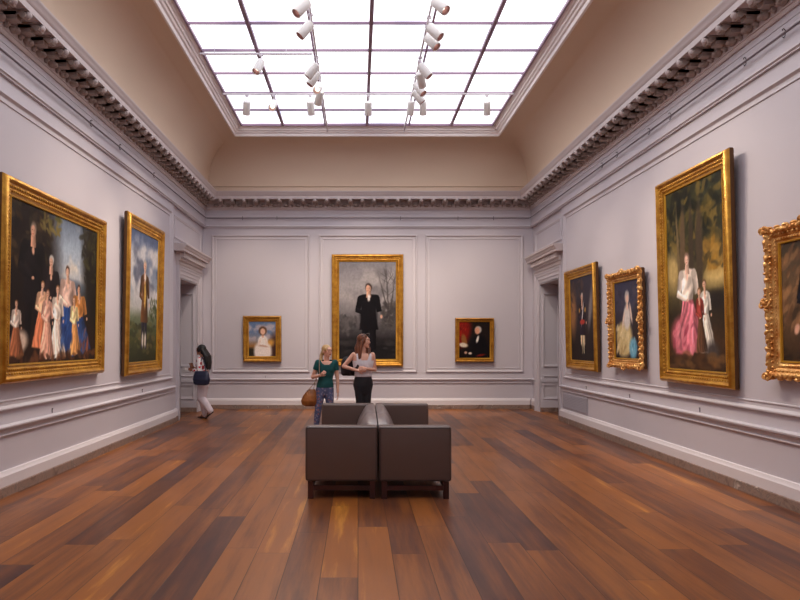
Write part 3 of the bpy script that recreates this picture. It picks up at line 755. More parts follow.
def painting(wall, a, z0, w, h, fw, art, label, tilt=1.2, ornate=False, seed=1, gap=.015):
    rz = {'back':0, 'left':PI/2, 'right':-PI/2}[wall]
    t = empty('framed_painting', W(wall, a, gap, z0), (R(tilt), 0, rz), label=label, cat='painting', group='framed oil paintings on the walls')
    P = lambda x, d, z: (x, -d, z)
    k = fw/.15
    prof = [(.012,0),(.0,.02),(0,.055),(.008*k,.075),(.022*k,.098),(.040*k,.104),(.055*k,.092),(.062*k,.076),(.072*k,.072),(.088*k,.062),(.100*k,.050),(.108*k,.056),(.122*k,.058),(.130*k,.046),(.150*k,.040),(.150*k,.02)]
    g = M['gold2'] if ornate else M['gold']
    f = MB(); frame_rect(f, P, prof[:3], -w/2, w/2, 0, h, 1); frame_rect(f, P, prof[2:], -w/2, w/2, 0, h, 0)
    f.add([P(-w/2+.012,.0,.012), P(w/2-.012,.0,.012), P(w/2-.012,.0,h-.012), P(-w/2+.012,.0,h-.012)], [(0,1,2,3)], 1)
    rs = random.Random(seed)
    def along(ins, step):
        out = []
        for (x0, zz0, x1, zz1) in ((-w/2+ins, ins, w/2-ins, ins), (w/2-ins, ins, w/2-ins, h-ins), (w/2-ins, h-ins, -w/2+ins, h-ins), (-w/2+ins, h-ins, -w/2+ins, ins)):
            L_ = math.hypot(x1-x0, zz1-zz0); n = max(2, int(L_/step))
            for i in range(n): out.append((x0+(x1-x0)*(i+.5)/n, zz0+(zz1-zz0)*(i+.5)/n, 0 if abs(x1-x0) > .01 else 1))
        return out
    for (x, z, v) in along(.115*k, .038): f.ell((x, -.058, z), (.013,.009,.013), 6, 4)
    if not ornate:
        for (x, z, v) in along(.081*k, .052): f.ell((x, -.066, z), (.02 if not v else .013*k,.010,.013*k if not v else .02), 6, 4)
    else:
        for (x, z, v) in along(.03*k, .075):
            r = rs.uniform(.022,.036); f.ell((x+rs.uniform(-.01,.01), -.092, z+rs.uniform(-.01,.01)), (r*1.3, .024, r*.8), 8, 6, Matrix.Rotation(rs.uniform(0,PI), 4, 'Y'))
        for (x, z, v) in along(.0, .115):
            r = rs.uniform(.022,.032); f.ell((x, -.07, z), (r*(.7 if v else 1.5), .028, r*(1.5 if v else .7)), 8, 6)
        for (x, z, v) in along(.07*k, .06):
            r = rs.uniform(.012,.02); f.ell((x, -.078, z), (r, .012, r), 7, 5)
    f.build('frame', [g, M['frame_back']], t, 40)
    ln = MB(); frame_rect(ln, P, [(fw-.004,.044),(fw,.052),(fw+.012,.048),(fw+.018,.03)], -w/2, w/2, 0, h); ln.build('inner_slip', M['gold_in'], t, 40)
    if ornate:
        spots = [(-w/2+.03,.03),(w/2-.03,.03),(-w/2+.03,h-.03),(w/2-.03,h-.03),(0,.01),(0,h-.01),(-w/2+.01,h/2),(w/2-.01,h/2)]
        for i, (x, z) in enumerate(spots):
            o = MB()
            for s in (-1, 1):      # pair of scrolls and a shell
                pts = []
                for q in range(13):
                    an = q/12*PI*1.7; rr = .062*(1-q/15); pts.append((x + s*(.045 - rr*math.cos(an)*.8), -.10-.01*math.sin(an), z + rr*math.sin(an)*(1 if z > h/2 else -1)*.8))
                o.tube(pts, [.016-.0007*q for q in range(13)], 7)
            for q in range(5): an = PI*(q+1)/6; o.ell((x+.045*math.cos(an), -.105, z+.04*math.sin(an)*(1 if z >= h/2 else -1)), (.016,.014,.024), 7, 5, Matrix.Rotation(PI/2-an, 4, 'Y'))
            o.ell((x, -.11, z), (.028,.02,.028), 8, 6); o.build('corner_ornament' if i < 4 else 'centre_ornament', g, t, 50)
    # canvas
    cw, ch = w-2*fw-.02, h-2*fw-.02
    c = Cv(cw, ch, .011, seed); art(c); c.finish()
    nx, ny = c.nx+1, c.ny+1
    vs = np.zeros((ny*nx, 3)); vs[:,0] = (c.u.ravel()-.5)*cw; vs[:,1] = -.032; vs[:,2] = fw+.01 + c.v.ravel()*ch
    idx = np.arange(ny*nx).reshape(ny, nx)
    fs = np.stack([idx[:-1,:-1].ravel(), idx[:-1,1:].ravel(), idx[1:,1:].ravel(), idx[1:,:-1].ravel()], 1)
    me = bpy.data.meshes.new('canvas'); me.from_pydata(vs.tolist(), [], fs.tolist())
    col = c.C.reshape(-1, 3); l = np.where(col <= .04045, col/12.92, ((col+.055)/1.055)**2.4)
    at = me.color_attributes.new('paint', 'FLOAT_COLOR', 'POINT'); at.data.foreach_set('color', np.concatenate([l, np.ones((len(l),1))], 1).ravel())
    me.materials.append(M['canvas']); co = bpy.data.objects.new('canvas', me); C.objects.link(co); co.parent = t
    return t

painting('left', (6.58+9.22)/2, 1.19, 2.66, 2.19, .19, art_family, 'very large wide gilt-framed group portrait, nearest picture on the left wall', 1.0, seed=11)
painting('left', (10.1+11.95)/2, 1.09, 1.85, 2.62, .20, art_gentleman_sky, 'tall gilt-framed portrait of a standing man in a brown coat under a cloudy sky', 1.2, seed=12)
painting('back', (262-358)*15.62/640, 1.62-(362-343)*15.62/640, .94, 1.13, .125, art_lady_white, 'small gilt-framed picture of a lady in white, beside the left doorway on the back wall', 1.2, seed=13)
painting('back', (367.5-358)*15.62/640, 1.62-(366.5-343)*15.62/640, 1.75, 2.74, .165, art_gentleman_dark, 'tall gilt-framed picture of a dark standing figure in grey mist, centre of back wall', 1.0, seed=14)
painting('back', (474.8-358)*15.62/640, 1.62-(362-343)*15.62/640, .95, 1.08, .085, art_gentleman_red, 'small gilt-framed portrait of a man in black beside a red curtain, on the back wall', 1.2, seed=15)
painting('right', (11.15+12.74)/2, 1.11, 1.60, 1.93, .17, art_officer, 'gilt-framed portrait of an officer with red sash, next to the right doorway', 1.4, seed=16)
painting('right', (9.35+10.57)/2, 1.24, 1.20, 1.49, .13, art_lady_seated, 'ornate gilt-framed portrait of a seated lady in cream and blue', 1.4, True, seed=17)
painting('right', (7.09+8.80)/2, 1.10, 1.71, 2.69, .17, art_park_group, 'tall gilt-framed picture of a lady in pink with children, largest on the right wall', 1.4, seed=18)
painting('right', 5.88, 1.27, 1.22, 1.50, .16, art_wood_portrait, 'ornate gilt-framed dark woodland portrait, nearest picture on the right wall', 1.4, True, seed=19)

# ------------------------------------------------------------------ small wall fittings
hk = MB(); hk.tube([(0,-.012,.03),(0,-.022,.045),(0,0,.055),(0,.018,.04),(0,.018,-.02),(0,.0,-.045),(0,-.018,-.035)], .007, 6)
hook0 = hk.build('picture_hook', M['metal_hook'], None, True); first = [True]
def hook(wall, a, label):
    o = hook0 if first[0] else hook0.copy()
    if not first[0]: C.objects.link(o)
    first[0] = False
    o.scale = (.7,.7,.9); o.location = W(wall, a, .052, 4.67); o.rotation_euler = (0,0,{'back':0,'left':PI/2,'right':-PI/2}[wall])
    tag(o, label, 'hook', 'hooks on the picture rods')
ords = ['first','second','third','fourth','fifth','sixth','seventh']
for i, px in enumerate((602,617,649,670,745,784)[::-1]):
    hook('right', 640*4.2/(px-358), 'small dark hook on the right wall rod, %s counted from the camera' % ords[i])
for i, px in enumerate((91,120,154)):
    hook('left', 640*3.71/(358-px), 'small dark hook on the left wall rod, %s counted from the camera' % ords[i])
for i, px in enumerate((242.5,277,400.5,458,493.6)):
    hook('back', (px-358)*15.67/640, 'small dark hook on the back wall rod, %s from the left corner' % ords[i])
pn = MB(); pn.box(-.006,.006,-.012,0,-.035,.035); pn.ell((0,-.014,.03), .009, 8, 6); pin0 = pn.build('wall_clip', M['rod'], None, True)
for i, (wall, a, lb) in enumerate((('left',7.86,'small metal clip above the chair rail under the large group portrait'),
                                   ('left',11.14,'small metal clip above the chair rail under the tall portrait on the left wall'),
                                   ('right',7.95,'small metal clip above the chair rail under the largest picture of the right wall'),
                                   ('right',10.0,'small metal clip above the chair rail under the ornate picture of a seated lady'),
                                   ('right',11.9,'small metal clip above the chair rail over the vent grille'),
                                   ('back',(265.5-358)*YB/640,'small metal clip above the chair rail under the small picture of a lady in white'))):
    o = pin0 if i == 0 else pin0.copy()
    if i: C.objects.link(o)
    o.scale = (.8,.8,.8); o.location = W(wall, a, .0, .79); o.rotation_euler = (0,0,{'back':0,'left':PI/2,'right':-PI/2}[wall])
    tag(o, lb, 'wall clip', 'clips above the chair rails')
# vent grille, right wall
v = empty('vent_grille', W('right', 12.53, .0, .285), (0,0,-PI/2), label='painted louvred vent grille low on the right wall beside the doorway', cat='vent')
f = MB(); frame_rect(f, lambda x, d, z: (x, -d, z), [(0,0),(0,.012),(.03,.012),(.03,.0)], -.71, .71, 0, .335); f.build('surround', M['grille'], v)
for i in range(9):
    q = MB(); z = .042 + i*.031
    q.add([(x, y, zz) for x in (-.68,.68) for (y, zz) in ((-.002,z+.020),(-.002,z+.016),(-.022,z-.003),(-.022,z+.001))], [(0,1,2,3),(7,6,5,4),(0,4,5,1),(1,5,6,2),(2,6,7,3),(3,7,4,0)])
    q.build('slat', M['grille'], v)
# switch plate on the far reveal of the left doorway
p = empty('switch_plate', (-4.02, DY1-.012, .93), label='white switch plate on the far side of the left doorway', cat='switch plate')
f = MB(); f.rbox(-.105,.105,-.008,.0,0,.17,.004); f.build('plate', M['plate'], p, 40)
for x in (-.045,.045):
    s = MB(); s.rbox(x-.02,x+.02,-.016,-.006,.05,.12,.003); s.build('rocker', M['white_trim'], p, 40)

# ------------------------------------------------------------------ settees, back to back
SX, SY0, SY1 = .227, 6.63, 9.24
def settee():
    t = empty('settee'); L_ = (SY1-SY0)/2; w = .757
    # local: backrest plane at x=0, seat opens to +x; arms across both ends
    for s in (-1, 1):
        a = MB(); y0, y1 = sorted((s*L_, s*(L_-.165))); a.rbox(.004, w, y0, y1, .182, .757, .030, 4)
        ar = a.build('arm', M['leather'], t, 50)
        p = MB(); e = .018; yy = s*(L_-.004)
        loop = [(.004+e,yy,.182+e),(w-e,yy,.182+e),(w-e,yy,.757-e),(.004+e,yy,.757-e),(.004+e,yy,.182+e)]
        p.tube(loop, .0055, 6); p.build('piping', M['seam'], ar, True)
    b = MB(); yl = L_-.165
    prof = [(.0,.30),(.27,.30),(.268,.40),(.258,.457),(.238,.53),(.216,.58),(.19,.63),(.160,.685),(.130,.728),(.108,.746),(.085,.755),(.03,.757),(.0,.75)]
    n = len(prof); ys = [-yl+.004, -yl+.02, -.012, 0, .012, yl-.02, yl-.004]; sc = [.93,1,1,.985,1,1,.93]
    vs = [(max(.004, x*k), y, .30+(z-.30)*(.5+.5*k)) for y, k in zip(ys, sc) for (x, z) in prof]
    fs = [(i*n+j, i*n+(j+1) % n, (i+1)*n+(j+1) % n, (i+1)*n+j) for i in range(len(ys)-1) for j in range(n)] + [tuple(range(n)), tuple(range((len(ys)-1)*n, len(ys)*n))[::-1]]
    b.add(vs, fs); b.build('backrest', M['leather_back_sheen'], t, 50)
    d = MB(); d.rbox(.01, w-.01, -yl, yl, .182, .30, .01); d.build('seat_deck', M['leather'], t, 40)
    for s in (-1, 1):
        y0, y1 = sorted((s*.004, s*(yl-.004))); c = MB(); c.rbox(.20, w-.005, y0, y1, .30, .44, .03, 4); c.build('seat_cushion', M['leather'], t, 50)
    for s in (-1, 1):
        for x in (.03, w-.085):
            l = MB(); y0, y1 = sorted((s*(L_-.02), s*(L_-.085))); l.box(x, x+.058, y0, y1, 0, .184); l.build('leg', M['leg'], t)
        r = MB(); y0, y1 = sorted((s*(L_-.035), s*(L_-.07))); r.box(.088, w-.085, y0, y1, .085, .135); r.build('end_rail', M['leg'], t)
    for x in (.04, w-.075):
        r = MB(); r.box(x, x+.035, -L_+.085, L_-.085, .09, .14); r.build('side_rail', M['leg'], t)
    return t
s1 = settee(); s1.location = (SX+.003, (SY0+SY1)/2, 0); s1.rotation_euler = (0,0,R(-.7))
tag(s1, 'brown leather settee facing the vent grille wall, right one of the back-to-back pair', 'sofa', 'back-to-back leather settees')
s2 = copy_tree(s1); s2.location = (SX-.003, (SY0+SY1)/2, 0); s2.rotation_euler = (0,0,PI+R(-.7))
tag(s2, 'brown leather settee facing the large group portrait, left one of the back-to-back pair', 'sofa')

# ------------------------------------------------------------------ people
def remesh(mb, voxel, smooth=4, sm=.5, cut=None, name='tmp'):
    me = bpy.data.meshes.new(name); me.from_pydata(mb.v, [], mb.f)
    bm = bmesh.new(); bm.from_mesh(me); bmesh.ops.recalc_face_normals(bm, faces=bm.faces[:]); bm.to_mesh(me); bm.free()
    o = bpy.data.objects.new(name, me); C.objects.link(o)
    m = o.modifiers.new('r', 'REMESH'); m.mode = 'VOXEL'; m.voxel_size = voxel; m.use_smooth_shade = True
    if smooth:
        k = o.modifiers.new('s', 'SMOOTH'); k.iterations = smooth; k.factor = sm
    dg = bpy.context.evaluated_depsgraph_get(); dg.update()
    r = bpy.data.meshes.new_from_object(o.evaluated_get(dg))
    bpy.data.objects.remove(o)
    if cut:
        bm = bmesh.new(); bm.from_mesh(r)
        dl = [f for f in bm.faces if cut(f.calc_center_median())]
        bmesh.ops.delete(bm, geom=dl, context='FACES'); bm.to_mesh(r); bm.free()
    r.polygons.foreach_set('use_smooth', [True]*len(r.polygons))
    return r
def place(me, name, mats, parent):
    me.materials.clear()
    for m in mats: me.materials.append(m)
    o = bpy.data.objects.new(name, me); C.objects.link(o); o.parent = parent
    return o

def hand(mb, wrist, d, palm_n, s=1., curl=.35, thumb=1):
    """palm and five fingers; d points along the hand, palm_n out of the palm, thumb = side sign"""
    d = Vector(d).normalized(); n = Vector(palm_n); n = (n - d*n.dot(d)).normalized(); sd = d.cross(n)*thumb
    wrist = Vector(wrist)
    pts = [wrist, wrist+d*.03*s, wrist+d*.06*s, wrist+d*.085*s]
    mb.tube(pts, [.021*s,.030*s,.037*s,.036*s], 12, flat=.42, up=n)
    for i, (off, ln) in enumerate(((.027,.068),(.009,.078),(-.009,.072),(-.026,.056))):
        b = wrist + d*.072*s + sd*off*s; a1 = d*math.cos(curl*.5) + n*math.sin(curl*.5) + sd*off*1.6
        a2 = d*math.cos(curl*1.5) + n*math.sin(curl*1.5) + sd*off*1.2; a3 = d*math.cos(curl*2.3) + n*math.sin(curl*2.3)
        p1 = b + a1.normalized()*(ln*.45+.012)*s; p2 = p1 + a2.normalized()*ln*.33*s; p3 = p2 + a3.normalized()*ln*.25*s
        mb.limb([b, p1, p2, p3], [.0088*s,.0082*s,.0076*s,.0066*s], 8)
    b = wrist + d*.022*s + sd*.022*s; p1 = b + (d*.7+sd*.65+n*.3).normalized()*.042*s; p2 = p1 + (d*.9+sd*.25+n*.35).normalized()*.032*s
    mb.limb([b, p1, p2], [.013*s,.0105*s,.0085*s], 8)

def build_head(mb, c, yaw, s, pitch=0):
    Mx = Matrix.Translation(c) @ Matrix.Rotation(R(yaw), 4, 'Z') @ Matrix.Rotation(R(pitch), 4, 'X') @ Matrix.Scale(s, 4)
    R3 = Mx.to_3x3(); rot = Matrix.Rotation(R(yaw), 4, 'Z') @ Matrix.Rotation(R(pitch), 4, 'X')
    def E(p, r, q=None):
        mm = rot if q is None else rot @ q
        mb.ell(Mx @ Vector(p), tuple(k*s for k in r), 16, 12, mm)
    E((0,.012,.018), (.072,.090,.084)); E((0,-.020,-.025), (.059,.062,.078)); E((0,-.03,-.06), (.046,.05,.045)); E((0,-.066,-.093), (.020,.018,.017))
    E((0,-.072,.028), (.05,.02,.018))                                  # brow
    mb.tube([Mx @ Vector(p) for p in ((0,-.081,.015),(0,-.090,-.008),(0,-.098,-.024),(0,-.086,-.034))], [.006*s,.007*s,.010*s,.007*s], 8)
    for q in (-1, 1):
        E((q*.009,-.089,-.028), (.007,.007,.006)); E((q*.031,-.071,.004), (.0135,.0125,.011)); E((q*.040,-.058,-.024), (.018,.016,.018))
        E((q*.074,.012,-.008), (.008,.017,.030))
    E((0,-.077,-.052), (.021,.010,.006)); E((0,-.075,-.061), (.018,.010,.006)); E((0,-.05,-.055), (.040,.034,.035))
    return Mx
def paint_head(me, Mx, s):
    """material slots: 0 skin, 1 lips, 2 eye white, 3 iris, 4 brow"""
    inv = Mx.inverted()
    for p in me.polygons:
        q = inv @ p.center
        if q.length > .16 or q.y > -.04: continue
        x, z = abs(q.x), q.z; k = 0
        e = ((x-.031)/.0105)**2 + ((z-.003)/.0048)**2
        if e < 1 and q.y < -.07: k = 3 if (x-.031)**2+(z-.003)**2 < .0052**2 else 2
        elif (x/.023)**2 + ((z+.058)/.0115)**2 < 1: k = 1
        elif abs(x-.032) < .018 and abs(z-(.024-.12*abs(x-.03))) < .0028: k = 4
        if k: p.material_index = k

def torso(H, infl=0., z0=.42, z1=.83, px=0., lean=0., chest=0.):
    T = [(.43,.060,.044),(.48,.083,.055),(.52,.091,.061),(.56,.086,.060),(.60,.076,.055),(.63,.073,.053),(.67,.082,.060),(.72,.092,.066),(.76,.096,.063),(.795,.098,.054),(.815,.082,.045),(.832,.050,.040),(.845,.035,.035)]
    return [(px*H*max(0,1-(z-.45)/.3), -lean*(z-.45)*H, z*H, rx*H+infl, ry*H+infl) for z, rx, ry in T if z0 <= z <= z1]

# ---- woman in the teal shirt
def woman_teal():
    H = 1.59; loc = (-.56, 11.4, 0); t = empty('person', loc, (0,0,R(4)), label='woman in teal T-shirt and floral jeans with a brown shoulder bag, standing behind the settees', cat='person')
    px = -.025
    hips = [(-.07-.03,0,.80),(.068-.03,0,.80)]; kn = [(-.15,-.02,.44),(.065,-.03,.44)]; an = [(-.19,.02,.075),(.09,.01,.075)]
    b = MB(); b.loft(torso(H, px=px)); b.limb([(0,.01,1.31),(0,0,1.40)], [.052,.048])
    for q in (-1, 1): b.ell((q*.058,-.058,1.155), (.058,.045,.065), 14, 10)
    for i in (0, 1):
        b.limb([hips[i], kn[i]], [.083,.052]); c = tuple((Vector(kn[i])*.68+Vector(an[i])*.32)+Vector((0,.012,0))); b.limb([kn[i], c, an[i]], [.052,.051,.032])
        f = Vector(an[i]); b.limb([f+Vector((0,.02,-.045)), f+Vector((0,-.06,-.045)), f+Vector((0,-.15,-.052))], [.028,.032,.022])
    Ls = [(-.150,0,1.268),(-.245,.03,1.01),(-.115,-.155,1.05)]; Rs = [(.150,0,1.268),(.195,.02,.985),(.20,-.03,.745)]
    b.limb(Ls[:2], [.046,.034]); b.limb(Ls[1:], [.034,.024]); b.limb(Rs[:2], [.046,.034]); b.limb(Rs[1:], [.034,.024])
    hand(b, Ls[2], (.45,-.35,.35), (.2,.9,.2), .92, .9, -1); hand(b, Rs[2], (.05,-.12,-1), (-1,0,0), .92, .35, -1)
    Mx = build_head(b, Vector((.01,-.01,1.478)), 42, 1.02)
    me = remesh(b, .0055, 3); ob = place(me, 'body', [M['skin'], M['lip'], M['eye_white'], M['iris'], M['brow']], t); paint_head(me, Mx, 1)
    # shirt
    s = MB(); s.loft(torso(H, .012, .50, .84, px))
    for q in (-1, 1): s.ell((q*.056,-.060,1.15), (.068,.052,.078), 14, 10)
    for A in (Ls, Rs):
        a = Vector(A[0]); e = Vector(A[1]); s.tube([a, a.lerp(e,.25), a.lerp(e,.48)], [.060,.057,.054], 14); s.ell(a, .060)
    nk = lambda p: (p.z > 1.235 + .012*0 and (p.x/.105)**2 + ((p.z-1.335)/.105)**2 < 1 and p.y < .03) or p.z > 1.325
    place(remesh(s, .0055, 8, cut=nk), 'shirt', [M['teal']], t)
    j = MB(); j.loft(torso(H, .009, .42, .58, px))
    for i in (0, 1):
        h_, k_, a_ = map(Vector, (hips[i], kn[i], an[i])); j.limb([h_, k_], [.093,.062]); j.limb([k_, k_.lerp(a_,.4)+Vector((0,.01,0)), k_.lerp(a_,.93)], [.062,.060,.044])
    place(remesh(j, .008, 10), 'jeans', [M['floral_jeans']], t)
    for i in (0, 1):
        f = Vector(an[i]); sh = MB(); sh.limb([f+Vector((0,.025,-.043)), f+Vector((0,-.06,-.043)), f+Vector((0,-.16,-.05))], [.036,.038,.028]); me = remesh(sh, .007, 3, cut=lambda p: False); place(me, 'shoe', [M['shoe']], t)
    # hair: pulled back, ponytail behind the right shoulder
    h = MB(); rot = Matrix.Rotation(R(42), 4, 'Z'); c = Vector((.01,-.01,1.478)); F = lambda p: c + rot.to_3x3() @ Vector(p)
    h.ell(F((0,.024,.034)), (.082,.092,.083), 20, 14, rot); h.ell(F((0,.05,-.01)), (.074,.07,.075), 16, 12, rot)
    for q in (-1, 1): h.ell(F((q*.066,-.012,.03)), (.017,.045,.045), 12, 8, rot)
    h.ell(F((0,.112,-.01)), (.03,.035,.032)); h.limb([F((0,.115,-.01)), F((-.02,.13,-.08)), F((-.05,.11,-.17)), F((-.07,.08,-.24))], [.028,.034,.028,.010])
    place(remesh(h, .006, 3), 'hair', [M['hair_blonde']], t)
    return t, H
tw, _ = woman_teal()
# her bag
def in_person(t, p): return tuple(t.matrix_basis @ Vector(p))
def thing_mesh(t, name): return empty(name, t.location, t.rotation_euler)
b = empty('shoulder_bag', in_person(tw, (-.305,-.02,.50)), (0,0,R(4)), label='slouchy tan brown shoulder bag hanging at the side of the woman in teal', cat='bag')
m = MB(); m.loft([(0,0,.0,.085,.045),(0,0,.03,.135,.07),(0,0,.10,.15,.082),(.012,0,.19,.125,.068),(.03,0,.26,.085,.045),(.045,0,.30,.06,.025)], 24, ex=2.4)
for k in range(5): m.ell((.02+.02*(k-2),-.035+.005*k,.17+.02*(k % 2)), (.012,.035,.10), 8, 8, Matrix.Rotation(.25*(k-2),4,'Y'))
me = remesh(m, .008, 4); place(me, 'pouch', [M['tan_leather']], b)
m = MB(); m.tube([(-.03,-.02,.27),(.09,-.10,.42),(.175,-.10,.57),(.175,-.065,.72),(.178,0,.845),(.175,.06,.78),(.13,.085,.55),(.07,.03,.28)], .012, 8, flat=.5); m.build('strap', M['strap_pale'], b, True)
for x in (-.03,.07):
    m = MB(); m.ell((x, -.02 if x < 0 else .03, .27), (.016,.016,.016), 10, 8); m.build('ring', M['rod'], b, True)

# ---- woman in the white top
def woman_white():
    H = 1.775; loc = (.085, 10.6, 0); t = empty('person', loc, (0,0,R(10)), label='tall woman in white sleeveless top and black trousers with long brown hair, looking sideways', cat='person')
    hips = [(-.064,0,.90),(.064,0,.90)]; kn = [(-.052,-.03,.50),(.056,-.02,.50)]; an = [(-.055,.02,.08),(.062,.03,.08)]
    b = MB(); b.loft(torso(H)); b.limb([(0,.01,1.46),(0,-.005,1.57)], [.054,.048])
    for q in (-1, 1): b.ell((q*.060,-.066,1.29), (.058,.045,.065), 14, 10)
    for i in (0, 1):
        b.limb([hips[i], kn[i]], [.086,.054]); c = tuple((Vector(kn[i])*.68+Vector(an[i])*.32)+Vector((0,.012,0))); b.limb([kn[i], c, an[i]], [.054,.053,.032])
        f = Vector(an[i]); b.limb([f+Vector((0,.02,-.05)), f+Vector((0,-.06,-.048)), f+Vector((0,-.16,-.055))], [.028,.033,.022])
    Ls = [(-.158,0,1.425),(-.325,.02,1.235),(-.115,-.155,1.17)]; Rs = [(.158,0,1.425),(.205,.02,1.175),(.03,-.17,1.20)]
    b.limb(Ls[:2], [.044,.032]); b.limb(Ls[1:], [.033,.023]); b.limb(Rs[:2], [.044,.032]); b.limb(Rs[1:], [.033,.023])
    hand(b, Ls[2], (.95,-.1,.05), (0,1,0), .95, .5, -1); hand(b, Rs[2], (-.95,-.05,.08), (0,1,-.2), .95, .5, 1)
    hc = Vector((.012,-.01,1.652)); Mx = build_head(b, hc, 62, 1.06)
    me = remesh(b, .0055, 3); place(me, 'body', [M['skin'], M['lip'], M['eye_white'], M['iris'], M['brow']], t); paint_head(me, Mx, 1)
    s = MB(); s.loft(torso(H, .013, .59, .82))
    for q in (-1, 1): s.ell((q*.058,-.068,1.285), (.066,.052,.075), 14, 10); s.tube([(q*.10,-.02,1.36),(q*.095,-.005,1.475),(q*.09,.02,1.46)], [.02,.016,.016], 8)
    nk = lambda p: p.z > 1.335 + .12*max(0, (abs(p.x)-.05)/.05) - (.0 if p.y < .02 else -.03) or (abs(p.x) > .125 and p.z > 1.33)
    place(remesh(s, .0065, 3, cut=nk), 'top', [M['white_cotton']], t)
    j = MB(); j.loft(torso(H, .006, .42, .61))
    for i in (0, 1):
        h_, k_, a_ = map(Vector, (hips[i], kn[i], an[i])); j.limb([h_, k_], [.089,.058]); j.limb([k_, k_.lerp(a_,.35)+Vector((0,.01,0)), k_.lerp(a_,.95)], [.058,.057,.040])
    place(remesh(j, .008, 14), 'trousers', [M['black_trousers']], t)
    for i in (0, 1):
        f = Vector(an[i]); sh = MB(); sh.limb([f+Vector((0,.025,-.045)), f+Vector((0,-.06,-.045)), f+Vector((0,-.17,-.052))], [.036,.038,.028]); place(remesh(sh, .007, 3), 'shoe', [M['shoe']], t)
    h = MB(); rot = Matrix.Rotation(R(62), 4, 'Z'); F = lambda p: hc + rot.to_3x3() @ Vector(p)
    h.ell(F((0,.026,.036)), (.088,.098,.088), 20, 14, rot); h.ell(F((0,.06,-.02)), (.080,.066,.09), 16, 12, rot)
    for q in (-1, 1): h.ell(F((q*.070,-.010,.02)), (.020,.048,.065), 12, 8, rot)
    for (x, y, x2, y2, z2, r) in ((-.07,.0,-.075,-.085,1.36,.034),(-.03,.07,-.10,-.02,1.38,.04),(.02,.08,-.02,.10,1.36,.042),(.06,.04,.05,.06,1.38,.04),(.072,-.01,.085,-.075,1.36,.032),(.0,-.0,-.06,.085,1.37,.04)):
        p0 = F((x,y,0)); p2 = Vector((x2,y2,z2)); p1 = p0.lerp(p2,.5) + Vector((x2*.25,.0,.02)); h.limb([p0, p1, p2, p2+Vector((0,0,-.05))], [r,r*1.05,r*.85,r*.3])
    place(remesh(h, .006, 3), 'hair', [M['hair_brown']], t)
    return t, hc, F
tw2, hc2, F2 = woman_white()
sg = empty('sunglasses', in_person(tw2, F2((0,-.02,.125))), (0,0,R(72)), label='dark sunglasses pushed up on the hair of the tall woman', cat='sunglasses')
m = MB()
for q in (-1, 1): m.ell((q*.033,-.052,-.01), (.028,.010,.02), 12, 8, Matrix.Rotation(R(-35),4,'X'))
m.build('lens', M['glass_dark'], sg, True)
m = MB(); m.tube([(-.08,.06,-.045),(-.068,-.03,-.01),(-.058,-.05,-.006),(0,-.056,.002),(.058,-.05,-.006),(.068,-.03,-.01),(.08,.06,-.045)], .004, 6); m.build('temple', M['glass_dark'], sg, True)
bp = empty('backpack', in_person(tw2, (-.20,.205,1.07)), (0,0,R(10)), label='black backpack slung over one shoulder of the tall woman in white', cat='backpack')
m = MB(); m.loft([(0,0,0,.11,.06),(0,0,.03,.14,.085),(0,0,.16,.145,.09),(0,0,.26,.125,.08),(0,0,.32,.08,.05)], 24, ex=3.2); place(remesh(m, .008, 4), 'sack', [M['black_nylon']], bp)
m = MB(); m.rbox(-.09,.09,.06,.115,.03,.17,.025,3); m.build('front_pocket', M['black_nylon'], bp, 50)
m = MB(); m.tube([(.08,-.06,.30),(.115,-.16,.39),(.122,-.22,.395),(.13,-.285,.34),(.125,-.31,.24),(.09,-.30,.15),(.0,-.21,.06),(.0,-.08,.03)], .026, 10, flat=.25); m.build('strap', M['black_nylon'], bp, True)

